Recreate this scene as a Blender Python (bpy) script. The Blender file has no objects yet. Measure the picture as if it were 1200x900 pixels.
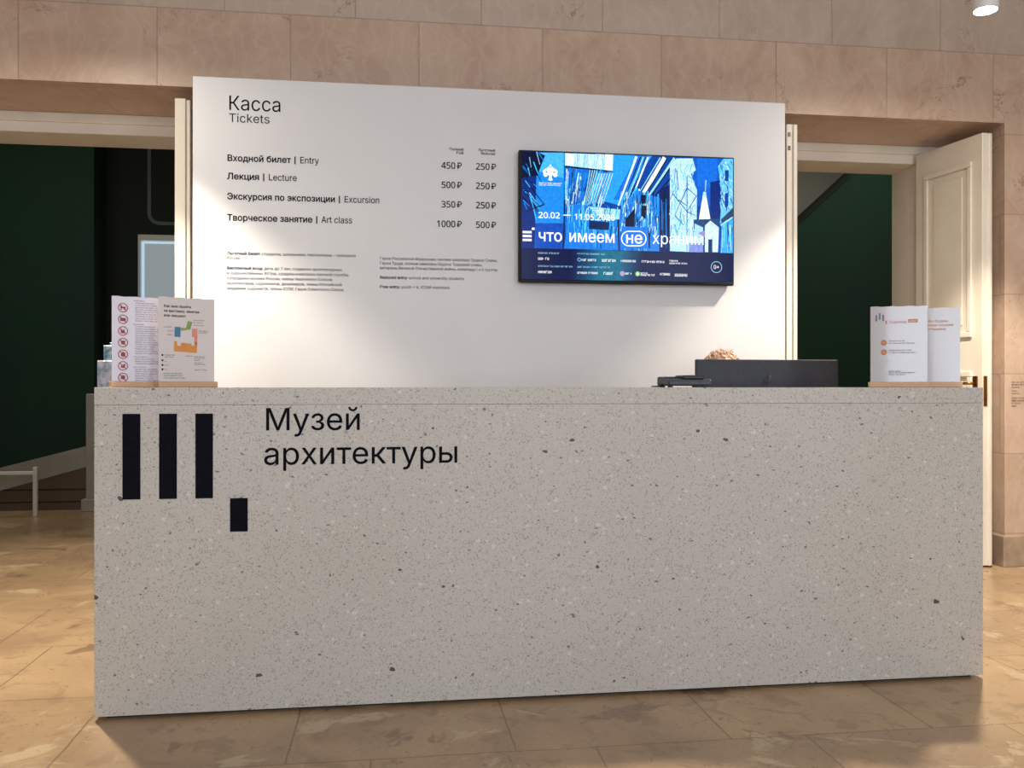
import bpy, bmesh, math, random
from mathutils import Vector, Matrix, noise as mnoise
from mathutils.geometry import delaunay_2d_cdt, interpolate_bezier

SC = bpy.context.scene
COL = SC.collection
R = math.radians

def lin(r, g, b, k=1.0):
    f = lambda c: (c/255/12.92 if c <= 10 else ((c/255+.055)/1.055)**2.4)
    return (f(r)*k, f(g)*k, f(b)*k, 1.0)

# ------------------------------------------------------------------ camera
cam = bpy.data.cameras.new('camera')
cam.sensor_width = 36.0
cam.lens = 31.5                      # 1050 px on a 1200 px wide frame
cam.shift_y = 4/1200
cam.clip_start = .05
cam_o = bpy.data.objects.new('camera', cam)
cam_o.location = (0, 0, 1.10)
cam_o.rotation_euler = (R(90), 0, R(-7.9))
COL.objects.link(cam_o)
SC.camera = cam_o

# ------------------------------------------------------------------ light, exposure
SC.view_settings.view_transform = 'Standard'
SC.view_settings.look = 'None'
SC.view_settings.gamma = 1.0
SC.view_settings.use_curve_mapping = False
SC.view_settings.exposure = 0.0
W = bpy.data.worlds.new('world'); SC.world = W; W.use_nodes = True
W.node_tree.nodes['Background'].inputs['Color'].default_value = (.80, .86, 1.0, 1)
W.node_tree.nodes['Background'].inputs['Strength'].default_value = 1.0

SPOT_POWER = 385.0
SPOT_COL = (1.0, .89, .73)
LENS_GLOW = 800.0
WINDOW_POWER = 92.0
WINDOW_COL = (.84, .91, 1.0)
HALL_POWER = 12.0
HALL_COL = (1.0, .93, .86)
FAR_POWER = 40.0

def area(name, loc, rot, sx, sy, power, col):
    l = bpy.data.lights.new(name, 'AREA'); l.shape = 'RECTANGLE'; l.size = sx; l.size_y = sy
    l.energy = power; l.color = col
    o = bpy.data.objects.new(name, l); o.location = loc; o.rotation_euler = rot; COL.objects.link(o)
    return o
WINDOWS = [(-2.6, -.8), (.3, 2.1), (3.2, 5.0)]        # x ranges in the front wall behind the camera
for a_, b_ in WINDOWS:
    area('window_daylight', ((a_+b_)/2, -3.35, 2.15), (R(90), 0, 0), b_-a_, 3.0, WINDOW_POWER, WINDOW_COL)

# ------------------------------------------------------------------ materials
def mat(name, col, rough=.6, metal=0.0, **kw):
    m = bpy.data.materials.new(name); m.use_nodes = True
    b = m.node_tree.nodes['Principled BSDF']
    b.inputs['Base Color'].default_value = col
    b.inputs['Roughness'].default_value = rough
    b.inputs['Metallic'].default_value = metal
    for k, v in kw.items():
        b.inputs[k.replace('_', ' ')].default_value = v
    return m

class NT:
    """small node-tree writer"""
    def __init__(s, m):
        s.t = m.node_tree; s.b = s.t.nodes['Principled BSDF']
    def n(s, typ, **kw):
        x = s.t.nodes.new(typ)
        for k, v in kw.items(): setattr(x, k, v)
        return x
    def set(s, node, i, v):
        if hasattr(v, 'is_output') or isinstance(v, bpy.types.NodeSocket): s.t.links.new(v, node.inputs[i])
        else: node.inputs[i].default_value = v
    def math(s, op, a, b=None, c=None, clamp=False):
        x = s.n('ShaderNodeMath', operation=op, use_clamp=clamp)
        s.set(x, 0, a)
        if b is not None: s.set(x, 1, b)
        if c is not None: s.set(x, 2, c)
        return x.outputs[0]
    def vmath(s, op, a, b):
        x = s.n('ShaderNodeVectorMath', operation=op); s.set(x, 0, a); s.set(x, 1, b); return x.outputs[0]
    def mix(s, f, a, b, blend='MIX'):
        x = s.n('ShaderNodeMix', data_type='RGBA', blend_type=blend)
        s.set(x, 0, f); s.set(x, 6, a); s.set(x, 7, b); return x.outputs[2]
    def noise(s, vec, scale, detail=3, rough=.5, dist=0.0):
        x = s.n('ShaderNodeTexNoise'); s.set(x, 'Vector', vec); s.set(x, 'Scale', scale); s.set(x, 'Detail', detail)
        s.set(x, 'Roughness', rough); s.set(x, 'Distortion', dist); return x.outputs
    def ramp(s, f, lo, hi):
        x = s.n('ShaderNodeMapRange', interpolation_type='SMOOTHSTEP'); s.set(x, 0, f); s.set(x, 1, lo); s.set(x, 2, hi); return x.outputs[0]
    def coord(s): return s.n('ShaderNodeTexCoord').outputs['Object']
    def bump(s, h, strength=.2, dist=.01):
        x = s.n('ShaderNodeBump'); s.set(x, 'Strength', strength); s.set(x, 'Distance', dist); s.set(x, 'Height', h)
        s.t.links.new(x.outputs[0], s.b.inputs['Normal'])
    def col(s, c): s.t.links.new(c, s.b.inputs['Base Color'])
    def rough(s, c): s.t.links.new(c, s.b.inputs['Roughness'])

def terrazzo():
    m = mat('terrazzo', lin(184, 177, 168), .42); N = NT(m); co = N.coord()
    dn = N.noise(co, 38, 2)[1]
    sub = N.vmath('SUBTRACT', dn, (.5, .5, .5)); sc = N.vmath('MULTIPLY', sub, (.022, .022, .022))
    p = N.vmath('ADD', co, sc)
    big = N.noise(co, 1.4, 3)[0]
    c = N.mix(N.ramp(big, .3, .7), lin(193, 187, 178), lin(197, 192, 184))
    fine = N.noise(co, 160, 2)[0]
    c = N.mix(N.math('MULTIPLY', N.ramp(fine, .45, .75), .22), c, lin(146, 138, 128))
    def chips(c, scale, keep, rad, colr, stretch=(1, 1, 1), fac=1.0, rot=(0, 0, 0)):
        mp = N.n('ShaderNodeMapping'); N.set(mp, 'Vector', p); N.set(mp, 'Scale', stretch); N.set(mp, 'Rotation', rot)
        v = N.n('ShaderNodeTexVoronoi'); N.set(v, 'Vector', mp.outputs[0]); N.set(v, 'Scale', scale)
        rnd = N.n('ShaderNodeSeparateColor'); N.set(rnd, 0, v.outputs['Color'])
        a = N.math('GREATER_THAN', rnd.outputs[0], keep)
        r2 = N.math('MULTIPLY_ADD', rnd.outputs[1], rad*.8, rad*.55)
        b = N.math('LESS_THAN', v.outputs['Distance'], r2)
        f = N.math('MULTIPLY', N.math('MULTIPLY', a, b), fac)
        return N.mix(f, c, colr)
    c = chips(c, 40, .72, .25, lin(216, 212, 207), (1, 1, 1.3), .6)
    c = chips(c, 60, .60, .25, lin(163, 156, 147), (1.5, 1, 1), .6, (0, .5, 0))
    c = chips(c, 92, .52, .27, lin(146, 139, 131), (1, 1, 2.1), .8, (0, .35, 0))
    c = chips(c, 125, .58, .30, lin(124, 118, 112), (2.2, 1, 1), .75, (0, .6, 0))
    c = chips(c, 47, .90, .20, lin(86, 84, 84), (1, 1, 1.7), .85, (0, .25, 0))
    c = chips(c, 17, .935, .14, lin(62, 64, 70), (1, 1, 1.5), .95, (0, -.4, 0))
    N.col(c)
    N.bump(fine, .03, .002)
    return m

def stone_wall():
    m = mat('pink_marble_slabs', lin(188, 158, 140), .38); N = NT(m); co = N.coord()
    g = N.n('ShaderNodeNewGeometry'); nrm = N.n('ShaderNodeSeparateXYZ'); N.set(nrm, 0, g.outputs['True Normal'])
    s = N.n('ShaderNodeSeparateXYZ'); N.set(s, 0, co)
    ax = N.math('GREATER_THAN', N.math('ABSOLUTE', nrm.outputs[0]), .5)
    az = N.math('GREATER_THAN', N.math('ABSOLUTE', nrm.outputs[2]), .5)
    U = N.math('ADD', N.math('MULTIPLY', s.outputs[1], ax), N.math('MULTIPLY', s.outputs[0], N.math('SUBTRACT', 1.0, ax)))
    V = N.math('ADD', N.math('MULTIPLY', s.outputs[1], az), N.math('MULTIPLY', s.outputs[2], N.math('SUBTRACT', 1.0, az)))
    cb = N.n('ShaderNodeCombineXYZ')
    N.set(cb, 0, N.math('ADD', U, .527+.70*12)); N.set(cb, 1, N.math('SUBTRACT', V, 3.143-.49*12))
    br = N.n('ShaderNodeTexBrick', offset=.5, offset_frequency=2, squash=1)
    N.set(br, 'Vector', cb.outputs[0]); N.set(br, 'Scale', 1.0); N.set(br, 'Mortar Size', .0032); N.set(br, 'Mortar Smooth', .25)
    N.set(br, 'Brick Width', .70); N.set(br, 'Row Height', .49); N.set(br, 'Bias', 0.0)
    N.set(br, 'Color1', (0, 0, 0, 1)); N.set(br, 'Color2', (1, 1, 1, 1)); N.set(br, 'Mortar', (.5, .5, .5, 1))
    rb = N.n('ShaderNodeSeparateColor'); N.set(rb, 0, br.outputs[0])
    # each slab shifts the pattern
    off = N.n('ShaderNodeCombineXYZ'); N.set(off, 0, N.math('MULTIPLY', rb.outputs[0], 7.0)); N.set(off, 1, N.math('MULTIPLY', rb.outputs[0], 3.0))
    p = N.vmath('ADD', co, off.outputs[0])
    w1 = N.noise(p, 2.6, 5, .55, 1.6)[0]; w2 = N.noise(p, 9, 4, .6, 2.2)[0]
    pink = N.mix(N.ramp(w1, .32, .68), lin(186, 157, 136), lin(199, 173, 152))
    pink = N.mix(N.math('MULTIPLY', N.ramp(w2, .45, .72), .22), pink, lin(212, 186, 166))
    grey = N.mix(N.ramp(w1, .32, .68), lin(184, 166, 150), lin(192, 175, 160))
    c = N.mix(N.ramp(s.outputs[2], 3.141, 3.145), pink, grey)          # the frieze course above is another stone
    c = N.mix(N.math('MULTIPLY', rb.outputs[0], .10), c, lin(160, 132, 116))
    # swirling bands and dark cracks
    wv = N.n('ShaderNodeTexWave', wave_type='BANDS'); N.set(wv, 'Vector', p); N.set(wv, 'Scale', 3.5); N.set(wv, 'Distortion', 14.0); N.set(wv, 'Detail', 3.0); N.set(wv, 'Detail Scale', 1.2)
    c = N.mix(N.math('MULTIPLY', N.ramp(wv.outputs[1], .70, .98), .11), c, lin(226, 204, 186))
    cr = N.noise(p, 3.2, 6, .62, 1.2)[0]
    ridge = N.math('ABSOLUTE', N.math('SUBTRACT', cr, .5))
    patch = N.ramp(N.noise(p, 2.2, 2)[0], .53, .66)
    crack = N.math('MULTIPLY', N.math('SUBTRACT', 1.0, N.ramp(ridge, .002, .011)), patch)
    c = N.mix(N.math('MULTIPLY', crack, .6), c, lin(112, 82, 66))
    pit = N.ramp(N.noise(p, 42, 2)[0], .66, .72)
    c = N.mix(N.math('MULTIPLY', N.math('MULTIPLY', pit, patch), .45), c, lin(120, 90, 72))
    c = N.mix(N.math('MULTIPLY', br.outputs[1], .42), c, lin(110, 86, 72))
    N.col(c)
    h = N.math('SUBTRACT', N.math('MULTIPLY', w2, .2), br.outputs[1])
    N.bump(h, .18, .003)
    return m

def floor_stone():
    m = mat('worn_limestone_floor', lin(160, 136, 108), .3); N = NT(m); co = N.coord()
    mp = N.n('ShaderNodeMapping'); N.set(mp, 'Vector', co); N.set(mp, 'Location', (.05+.68*20, -2.68+.68*20, 0))
    wob = N.vmath('MULTIPLY', N.vmath('SUBTRACT', N.noise(co, 5, 3)[1], (.5, .5, .5)), (.014, .014, 0))
    br = N.n('ShaderNodeTexBrick', offset=.36, offset_frequency=2, squash=1.5, squash_frequency=3)
    N.set(br, 'Vector', N.vmath('ADD', mp.outputs[0], wob)); N.set(br, 'Scale', 1.0); N.set(br, 'Mortar Size', .0035); N.set(br, 'Mortar Smooth', .3)
    N.set(br, 'Brick Width', .68); N.set(br, 'Row Height', .68); N.set(br, 'Bias', 0.0)
    N.set(br, 'Color1', (0, 0, 0, 1)); N.set(br, 'Color2', (1, 1, 1, 1)); N.set(br, 'Mortar', (.5, .5, .5, 1))
    rb = N.n('ShaderNodeSeparateColor'); N.set(rb, 0, br.outputs[0])
    a = N.noise(co, 1.7, 5, .6, .8)[0]; b = N.noise(co, 7, 5, .65, .6)[0]; d = N.noise(co, 60, 3)[0]
    c = N.mix(N.ramp(a, .3, .7), lin(160, 132, 102), lin(190, 161, 124))
    c = N.mix(N.math('MULTIPLY', rb.outputs[0], .45), c, lin(152, 128, 102))
    c = N.mix(N.math('MULTIPLY', N.ramp(b, .55, .62), .4), c, lin(130, 106, 80))
    worn = N.math('MULTIPLY', N.ramp(N.noise(co, 2.3, 6, .62, 1.0)[0], .575, .615), .7)
    c = N.mix(worn, c, lin(198, 178, 146))
    worn2 = N.math('MULTIPLY', N.ramp(N.noise(N.vmath('ADD', co, (9.3, 4.1, 0)), 2.0, 7, .66, .8)[0], .60, .64), .65)
    c = N.mix(worn2, c, lin(118, 94, 74))
    c = N.mix(N.math('MULTIPLY', N.ramp(d, .5, .75), .25), c, lin(120, 100, 80))
    cr = N.noise(co, 1.9, 7, .6, 1.4)[0]
    ridge = N.math('ABSOLUTE', N.math('SUBTRACT', cr, .5))
    crack = N.math('MULTIPLY', N.math('SUBTRACT', 1.0, N.ramp(ridge, .001, .006)), N.ramp(N.noise(co, 1.1, 2)[0], .52, .6))
    c = N.mix(N.math('MULTIPLY', crack, .5), c, lin(84, 66, 52))
    c = N.mix(N.math('MULTIPLY', br.outputs[1], .55), c, lin(84, 66, 52))
    N.col(c)
    N.rough(N.math('MULTIPLY_ADD', b, .3, .16))
    h = N.math('SUBTRACT', N.math('MULTIPLY', b, .35), N.math('ADD', br.outputs[1], N.math('MULTIPLY', crack, .5)))
    N.bump(h, .22, .004)
    return m

def mottled(name, c1, c2, scale, rough, bump=0.0, detail=4, metal=0.0):
    m = mat(name, c1, rough, metal); N = NT(m); co = N.coord()
    f = N.noise(co, scale, detail)[0]
    N.col(N.mix(N.ramp(f, .3, .7), c1, c2))
    if bump: N.bump(N.noise(co, scale*4, 3)[0], bump, .003)
    return m

def wood(name, c1, c2):
    m = mat(name, c1, .5); N = NT(m); co = N.coord()
    mp = N.n('ShaderNodeMapping'); N.set(mp, 'Vector', co); N.set(mp, 'Scale', (4, 40, 40))
    N.col(N.mix(N.noise(mp.outputs[0], 6, 4, .6, .5)[0], c1, c2)); return m

def emis(name, col, strength):
    m = mat(name, (0, 0, 0, 1), .4)
    b = m.node_tree.nodes['Principled BSDF']
    b.inputs['Emission Color'].default_value = col; b.inputs['Emission Strength'].default_value = strength
    return m

M = dict(
    terrazzo=terrazzo(), stone=stone_wall(), floor=floor_stone(),
    plinth=mottled('grey_stone_plinth', lin(142, 122, 104), lin(172, 150, 128), 9, .5, .1),
    cream=mottled('cream_gloss_paint', lin(224, 214, 198), lin(232, 224, 210), 3, .38, .02),
    plaster=mottled('warm_plaster', lin(222, 216, 206), lin(230, 224, 214), 2, .8),
    board=mottled('matt_white_board', lin(219, 219, 222), lin(223, 223, 225), 1.2, .55, .01),
    ink=mottled('near_black_vinyl', lin(8, 10, 18), lin(12, 14, 24), 30, .8),
    blackgap=mat('black_recess', lin(22, 20, 18), .8),
    worktop=mottled('pale_laminate', lin(200, 196, 190), lin(208, 204, 198), 6, .4),
    green=mottled('deep_green_wall', lin(10, 56, 36), lin(22, 50, 40), 1.1, .85),
    darkgreen=mottled('black_green_wall', lin(15, 30, 24), lin(20, 26, 24), 1.0, .85),
    greyplaster=mottled('grey_green_plaster', lin(206, 208, 198), lin(212, 214, 204), 1.5, .85),
    ramp=mottled('grey_ramp_deck', lin(150, 148, 138), lin(164, 160, 150), 3, .7),
    rampside=wood('weathered_board', lin(110, 92, 76), lin(86, 72, 60)),
    whitepaint=mottled('white_paint', lin(226, 224, 218), lin(232, 230, 226), 5, .4),
    brass=mottled('aged_brass', lin(168, 122, 70), lin(140, 100, 58), 25, .32, 0, 4, 1.0),
    steel=mottled('dark_steel', lin(70, 70, 72), lin(84, 84, 86), 25, .35, 0, 4, .9),
    lampwhite=mottled('white_lamp_body', lin(222, 220, 218), lin(228, 226, 224), 6, .35),
    bezel=mottled('black_plastic', lin(10, 10, 14), lin(15, 15, 19), 40, .5),
    monitor=mottled('charcoal_plastic', lin(38, 40, 50), lin(44, 46, 56), 60, .5),
    phone=mottled('graphite_plastic', lin(54, 58, 64), lin(62, 66, 72), 40, .45),
    phonedark=mottled('black_handset_plastic', lin(24, 26, 32), lin(32, 34, 40), 40, .4),
    basewood=wood('beech_base', lin(214, 172, 136), lin(196, 152, 116)),
    papera=mottled('lilac_white_paper', lin(212, 205, 216), lin(216, 210, 220), 4, .25),
    paperb=mottled('warm_white_paper', lin(216, 207, 206), lin(220, 212, 210), 4, .25),
    papersleeve=mat('paper_in_clear_sleeve', lin(184, 179, 182), .12, Coat_Weight=.6, Coat_Roughness=.04),
    red=mottled('brick_red_print', lin(150, 52, 46), lin(158, 60, 52), 40, .5),
    orange=mottled('orange_print', lin(216, 140, 62), lin(222, 148, 70), 40, .5),
    brownorange=mottled('brown_orange_print', lin(186, 116, 66), lin(192, 124, 74), 40, .5),
    blue=mottled('steel_blue_print', lin(62, 118, 150), lin(70, 126, 158), 40, .5),
    greenprint=mottled('leaf_green_print', lin(130, 158, 84), lin(138, 166, 92), 40, .5),
    pink=mottled('salmon_print', lin(226, 136, 122), lin(230, 144, 130), 40, .5),
    greyprint=mottled('grey_print', lin(92, 88, 100), lin(100, 96, 106), 40, .5),
    leaflet=mottled('blue_grey_leaflet', lin(60, 104, 128), lin(180, 198, 208), 60, .3, 0, 6),
    leafletwhite=mottled('white_leaflet', lin(120, 136, 154), lin(196, 198, 210), 45, .3, 0, 6),
    skin=mat('skin', lin(222, 178, 154), .5, Subsurface_Weight=.05),
    hair=mottled('strawberry_blond_hair', lin(224, 190, 168), lin(206, 166, 144), 90, .45),
    sweater=mottled('navy_knit', lin(44, 52, 78), lin(52, 60, 88), 120, .9),
    trousers=mottled('dark_cloth', lin(40, 40, 46), lin(48, 48, 54), 120, .9),
    shoe=mottled('black_leather', lin(24, 22, 22), lin(32, 30, 30), 40, .4),
    eyewhite=mat('eye_white', lin(236, 232, 226), .2), iris=mat('iris', lin(60, 74, 84), .2), lip=mat('lip', lin(186, 110, 104), .45),
    chair=mottled('chair_fabric', lin(36, 38, 42), lin(44, 46, 50), 90, .9),
    lens=emis('lit_lamp_lens', (1.0, .89, .73, 1), LENS_GLOW),
    caseglow=emis('lit_case_glow', lin(158, 168, 172), .72),  # glow stands in for lamp light on a pale surface
    tube=emis('lit_case_edge', lin(190, 220, 240), .9),  # glow put into the brighter edges of the case
    outline=mottled('pale_green_outline_paint', lin(84, 104, 92), lin(92, 110, 98), 4, .8),
    glass=mat('window_glass', (1, 1, 1, 1), .02, Transmission_Weight=1.0, IOR=1.05),
)
M['bezel'].node_tree.nodes['Principled BSDF'].inputs['Specular IOR Level'].default_value = .25
# the screen shows colours stored on its strokes
def screen_mat():
    m = mat('lit_screen', (0.003, .003, .005, 1), .18, Specular_IOR_Level=.12); N = NT(m)
    at = N.n('ShaderNodeVertexColor', layer_name='Col')
    nz = N.noise(N.coord(), 55, 4, .7)[0]
    f = N.math('MULTIPLY_ADD', nz, 1.5, .45)
    c = N.mix(1.0, at.outputs[0], f, 'MULTIPLY')
    N.t.links.new(c, N.b.inputs['Emission Color']); N.b.inputs['Emission Strength'].default_value = 1.0
    return m
M['ink'].node_tree.nodes['Principled BSDF'].inputs['Specular IOR Level'].default_value = .12
M['screen'] = screen_mat()
M['screenwhite'] = emis('lit_screen_white', (1, 1, 1, 1), 1.15)
M['screencyan'] = emis('lit_screen_pale_blue', lin(150, 205, 240), 1.0)
M['screenlilac'] = emis('lit_screen_lilac', lin(190, 160, 210), 1.0)
M['screengreen'] = emis('lit_screen_green', lin(110, 220, 90), 1.0)

# ------------------------------------------------------------------ mesh helpers
class MB:
    """collects shapes and links them as ONE mesh object"""
    def __init__(s): s.v = []; s.f = []; s.mi = []; s.smooth = []; s.colr = []; s.mats = []; s.T = None
    def m(s, mt):
        if mt not in s.mats: s.mats.append(mt)
        return s.mats.index(mt)
    def add(s, vs, fs, mt, smooth=False, col=None):
        b = len(s.v); T = s.T
        s.v += [tuple(T @ Vector(v)) if T else tuple(v) for v in vs]
        i = s.m(mt)
        for f in fs:
            s.f.append([b+k for k in f]); s.mi.append(i); s.smooth.append(smooth); s.colr.append(col)
        return s
    def box(s, x0, x1, y0, y1, z0, z1, mt, bev=0.0, seg=2):
        bm = bmesh.new(); bmesh.ops.create_cube(bm, size=1.0)
        for v in bm.verts: v.co = Vector(((x0+x1)/2+v.co.x*(x1-x0), (y0+y1)/2+v.co.y*(y1-y0), (z0+z1)/2+v.co.z*(z1-z0)))
        if bev: bmesh.ops.bevel(bm, geom=bm.edges[:], offset=bev, segments=seg, affect='EDGES', profile=.5)
        return s.bm(bm, mt)
    def bm(s, bm, mt, smooth=False):
        bm.verts.ensure_lookup_table(); bm.verts.index_update()
        s.add([v.co.copy() for v in bm.verts], [[v.index for v in f.verts] for f in bm.faces], mt, smooth); bm.free(); return s
    def prism(s, pts, y0, y1, mt):
        """outline in x,z extruded along y"""
        n = len(pts); a = sum(pts[i][0]*pts[(i+1) % n][1]-pts[(i+1) % n][0]*pts[i][1] for i in range(n))
        if a < 0: pts = pts[::-1]
        vs = [(x, y0, z) for x, z in pts]+[(x, y1, z) for x, z in pts]
        fs = [list(range(n)), list(range(2*n-1, n-1, -1))]+[[i, n+i, n+(i+1) % n, (i+1) % n] for i in range(n)]
        return s.add(vs, fs, mt)
    def lathe(s, prof, mt, n=32, c=(0, 0, 0), smooth=True):
        vs, fs = [], []
        for r, z in prof:
            for k in range(n):
                t = 2*math.pi*k/n; vs.append((c[0]+r*math.cos(t), c[1]+r*math.sin(t), c[2]+z))
        for i in range(len(prof)-1):
            for k in range(n):
                a = i*n+k; b = i*n+(k+1) % n; fs.append([a, b, b+n, a+n])
        return s.add(vs, fs, mt, smooth)
    def disc(s, c, r, mt, n=24, axis='y', inner=0.0):
        def P(rr, t):
            a, b = rr*math.cos(t), rr*math.sin(t)
            return (c[0]+a, c[1], c[2]+b) if axis == 'y' else (c[0]+a, c[1]+b, c[2])
        if inner:
            vs = [P(r, 2*math.pi*k/n) for k in range(n)]+[P(inner, 2*math.pi*k/n) for k in range(n)]
            return s.add(vs, [[k, (k+1) % n, n+(k+1) % n, n+k] for k in range(n)], mt)
        return s.add([P(r, 2*math.pi*k/n) for k in range(n)], [list(range(n))], mt)
    def tube(s, pts, rad, mt, n=10, cap=True):
        pts = [Vector(p) for p in pts]; N_ = len(pts)
        rads = rad if isinstance(rad, (list, tuple)) else [rad]*N_
        vs, fs = [], []; up = None
        for i, p in enumerate(pts):
            t = (pts[min(i+1, N_-1)]-pts[max(i-1, 0)]).normalized()
            if up is None: up = Vector((0, 0, 1)) if abs(t.z) < .9 else Vector((1, 0, 0))
            a = t.cross(up)
            if a.length < 1e-5: a = t.orthogonal()
            a.normalize(); up = a.cross(t).normalized()
            for k in range(n):
                q = 2*math.pi*k/n; vs.append(p+(a*math.cos(q)+up*math.sin(q))*rads[i])
        for i in range(N_-1):
            for k in range(n):
                x = i*n+k; y = i*n+(k+1) % n; fs.append([x, x+n, y+n, y])
        if cap: fs += [list(range(n)), list(range(N_*n-1, (N_-1)*n-1, -1))]
        return s.add(vs, fs, mt, True)
    def quad(s, x0, x1, z0, z1, y, mt): return s.add([(x0, y, z0), (x1, y, z0), (x1, y, z1), (x0, y, z1)], [[0, 1, 2, 3]], mt)
    def poly(s, pts, y, mt, col=None): return s.add([(x, y, z) for x, z in pts], [list(range(len(pts)))], mt, False, col)
    def ell(s, c, r, mt, rot=None, seg=16):
        bm = bmesh.new(); bmesh.ops.create_uvsphere(bm, u_segments=seg, v_segments=max(8, seg*2//3), radius=1)
        X = Matrix.Translation(c) @ (rot.to_4x4() if rot else Matrix.Identity(4)) @ Matrix.Diagonal((*r, 1))
        for v in bm.verts: v.co = X @ v.co
        return s.bm(bm, mt, True)
    def build(s, name, parent=None, smooth=False):
        me = bpy.data.meshes.new(name); me.from_pydata(s.v, [], s.f); me.update()
        for mt in s.mats: me.materials.append(mt)
        for p, i, sm in zip(me.polygons, s.mi, s.smooth): p.material_index = i; p.use_smooth = sm or smooth
        if any(c is not None for c in s.colr):
            ca = me.color_attributes.new('Col', 'FLOAT_COLOR', 'CORNER')
            for p, c in zip(me.polygons, s.colr):
                for li in p.loop_indices: ca.data[li].color = c or (0, 0, 0, 1)
        o = bpy.data.objects.new(name, me); COL.objects.link(o)
        if parent: o.parent = parent
        return o

def thing(name, label, cat, loc=(0, 0, 0), rz=0.0, group=None):
    o = bpy.data.objects.new(name, None); COL.objects.link(o); o.empty_display_size = .1
    o.location = loc; o.rotation_euler = (0, 0, rz); return tag(o, label, cat, group)
def tag(o, label, cat, group=None, kind=None):
    o['label'] = label; o['category'] = cat
    if group: o['group'] = group
    if kind: o['kind'] = kind
    return o
def struct(o, label=None, cat=None):
    o['kind'] = 'structure'
    if label: o['label'] = label
    if cat: o['category'] = cat
    return o
def copy_tree(o, parent=None):
    c = o.copy(); COL.objects.link(c)
    if parent: c.parent = parent
    for ch in list(o.children): copy_tree(ch, c)
    return c

# ------------------------------------------------------------------ lettering
_raw, _gl = {}, {}
def _outline(body):
    c = bpy.data.curves.new('glyph', 'FONT'); c.body = body; c.size = 1.0
    o = bpy.data.objects.new('glyph', c); COL.objects.link(o); bpy.context.view_layer.update()
    cu = o.evaluated_get(bpy.context.evaluated_depsgraph_get()).to_curve(bpy.context.evaluated_depsgraph_get())
    out = []
    for sp in cu.splines:
        pts = []
        if sp.type == 'BEZIER':
            B = sp.bezier_points; n = len(B)
            for i in range(n):
                a, b = B[i], B[(i+1) % n]
                straight = (a.handle_right-a.co).cross(b.co-a.co).length < 1e-5 and (b.handle_left-b.co).cross(b.co-a.co).length < 1e-5
                q = [a.co, b.co] if straight else interpolate_bezier(a.co, a.handle_right, b.handle_left, b.co, 6)
                pts += [(p.x, p.y) for p in q[:-1]]
        else:
            pts = [(p.co.x, p.co.y) for p in sp.points]
        cl = []
        for p in pts:
            if not cl or (abs(p[0]-cl[-1][0])+abs(p[1]-cl[-1][1])) > 1e-4: cl.append(p)
        out.append(cl)
    bpy.data.objects.remove(o); bpy.data.curves.remove(c)
    return out
_bar = None
# plain latin letters taken from dotted cousins (the dot is dropped) so that both alphabets share one face
ALT = dict(zip('abdehiklmnorstuvwyzATLREBDHKMOSFfxcpgCv', 'ạḅḍẹḥịḳḷṃṇọṛṣṭụṿẉỵẓАТḶṚЕВḌНКМОЅḞḟẋсрḡСṿ'))
ALT['I'] = 'ḷ'
for k_ in range(10): ALT[str(k_)] = chr(0x1D7E2+k_)
def raw_glyph(ch):
    global _bar
    if ch in _raw: return _raw[ch]
    if _bar is None:
        z = _outline('||'); _bar = min(p[0] for p in z[1])-min(p[0] for p in z[0])
    src = ALT.get(ch, ch)
    z = sorted(_outline('|'+src+'|'), key=lambda q: min(p[0] for p in q))
    def isbar(q): return len(q) == 4 and max(p[1] for p in q)-min(p[1] for p in q) > .85
    first, last = z[0], z[-1]
    x0 = min(p[0] for p in first)
    adv = min(p[0] for p in last)-x0-_bar
    cs = z[1:-1]
    if src != ch and 'a' <= ch <= 'z' or src in 'ḶṚḌḞḷ':
        cs = [q for q in cs if max(p[1] for p in q) > -.012 and not (ch in 'fxg' and min(p[1] for p in q) > .54 and max(p[1] for p in q)-min(p[1] for p in q) < .16)]
        if src in 'ḟḞ': cs = [max(cs, key=lambda q: max(p[1] for p in q)-min(p[1] for p in q))]
    _raw[ch] = ([[(x-_bar, y) for x, y in q] for q in cs], adv)
    return _raw[ch]
def glyph(ch, wt):
    k = (ch, wt)
    if k in _gl: return _gl[k]
    cs, adv = raw_glyph(ch)
    def A(q): return sum(q[i][0]*q[(i+1) % len(q)][1]-q[(i+1) % len(q)][0]*q[i][1] for i in range(len(q)))/2
    if cs and wt:
        sg = 1 if max((A(q) for q in cs), key=abs) > 0 else -1
        new = []
        for q in cs:
            n = len(q); r = []
            for i in range(n):
                a, b, c = Vector(q[i-1]), Vector(q[i]), Vector(q[(i+1) % n])
                d1, d2 = (b-a).normalized(), (c-b).normalized()
                n1, n2 = Vector((d1.y, -d1.x)), Vector((d2.y, -d2.x)); h = n1+n2
                if h.length < .2: h = n1
                h.normalize(); k_ = 1/max(.6, h.dot(n1))
                r.append(tuple(b+h*wt*sg*k_))
            new.append(r)
        cs = new
    vs, es = [], []
    for q in cs:
        b = len(vs); n = len(q); vs += [Vector(p) for p in q]; es += [(b+i, b+(i+1) % n) for i in range(n)]
    tris, vv = [], []
    if vs:
        r = delaunay_2d_cdt(vs, es, [], 0, 1e-6)
        vv = [(p.x, p.y) for p in r[0]]
        for f in r[2]:
            cx = sum(vv[i][0] for i in f)/len(f); cy = sum(vv[i][1] for i in f)/len(f); w = 0
            for q in cs:
                for i in range(len(q)):
                    (x1, y1), (x2, y2) = q[i], q[(i+1) % len(q)]
                    if (y1 <= cy) != (y2 <= cy):
                        xx = x1+(cy-y1)/(y2-y1)*(x2-x1)
                        if xx > cx: w += 1 if y2 > y1 else -1
            if w: tris.append(f)
    _gl[k] = (vv, tris, adv); return _gl[k]
CAP = None
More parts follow.
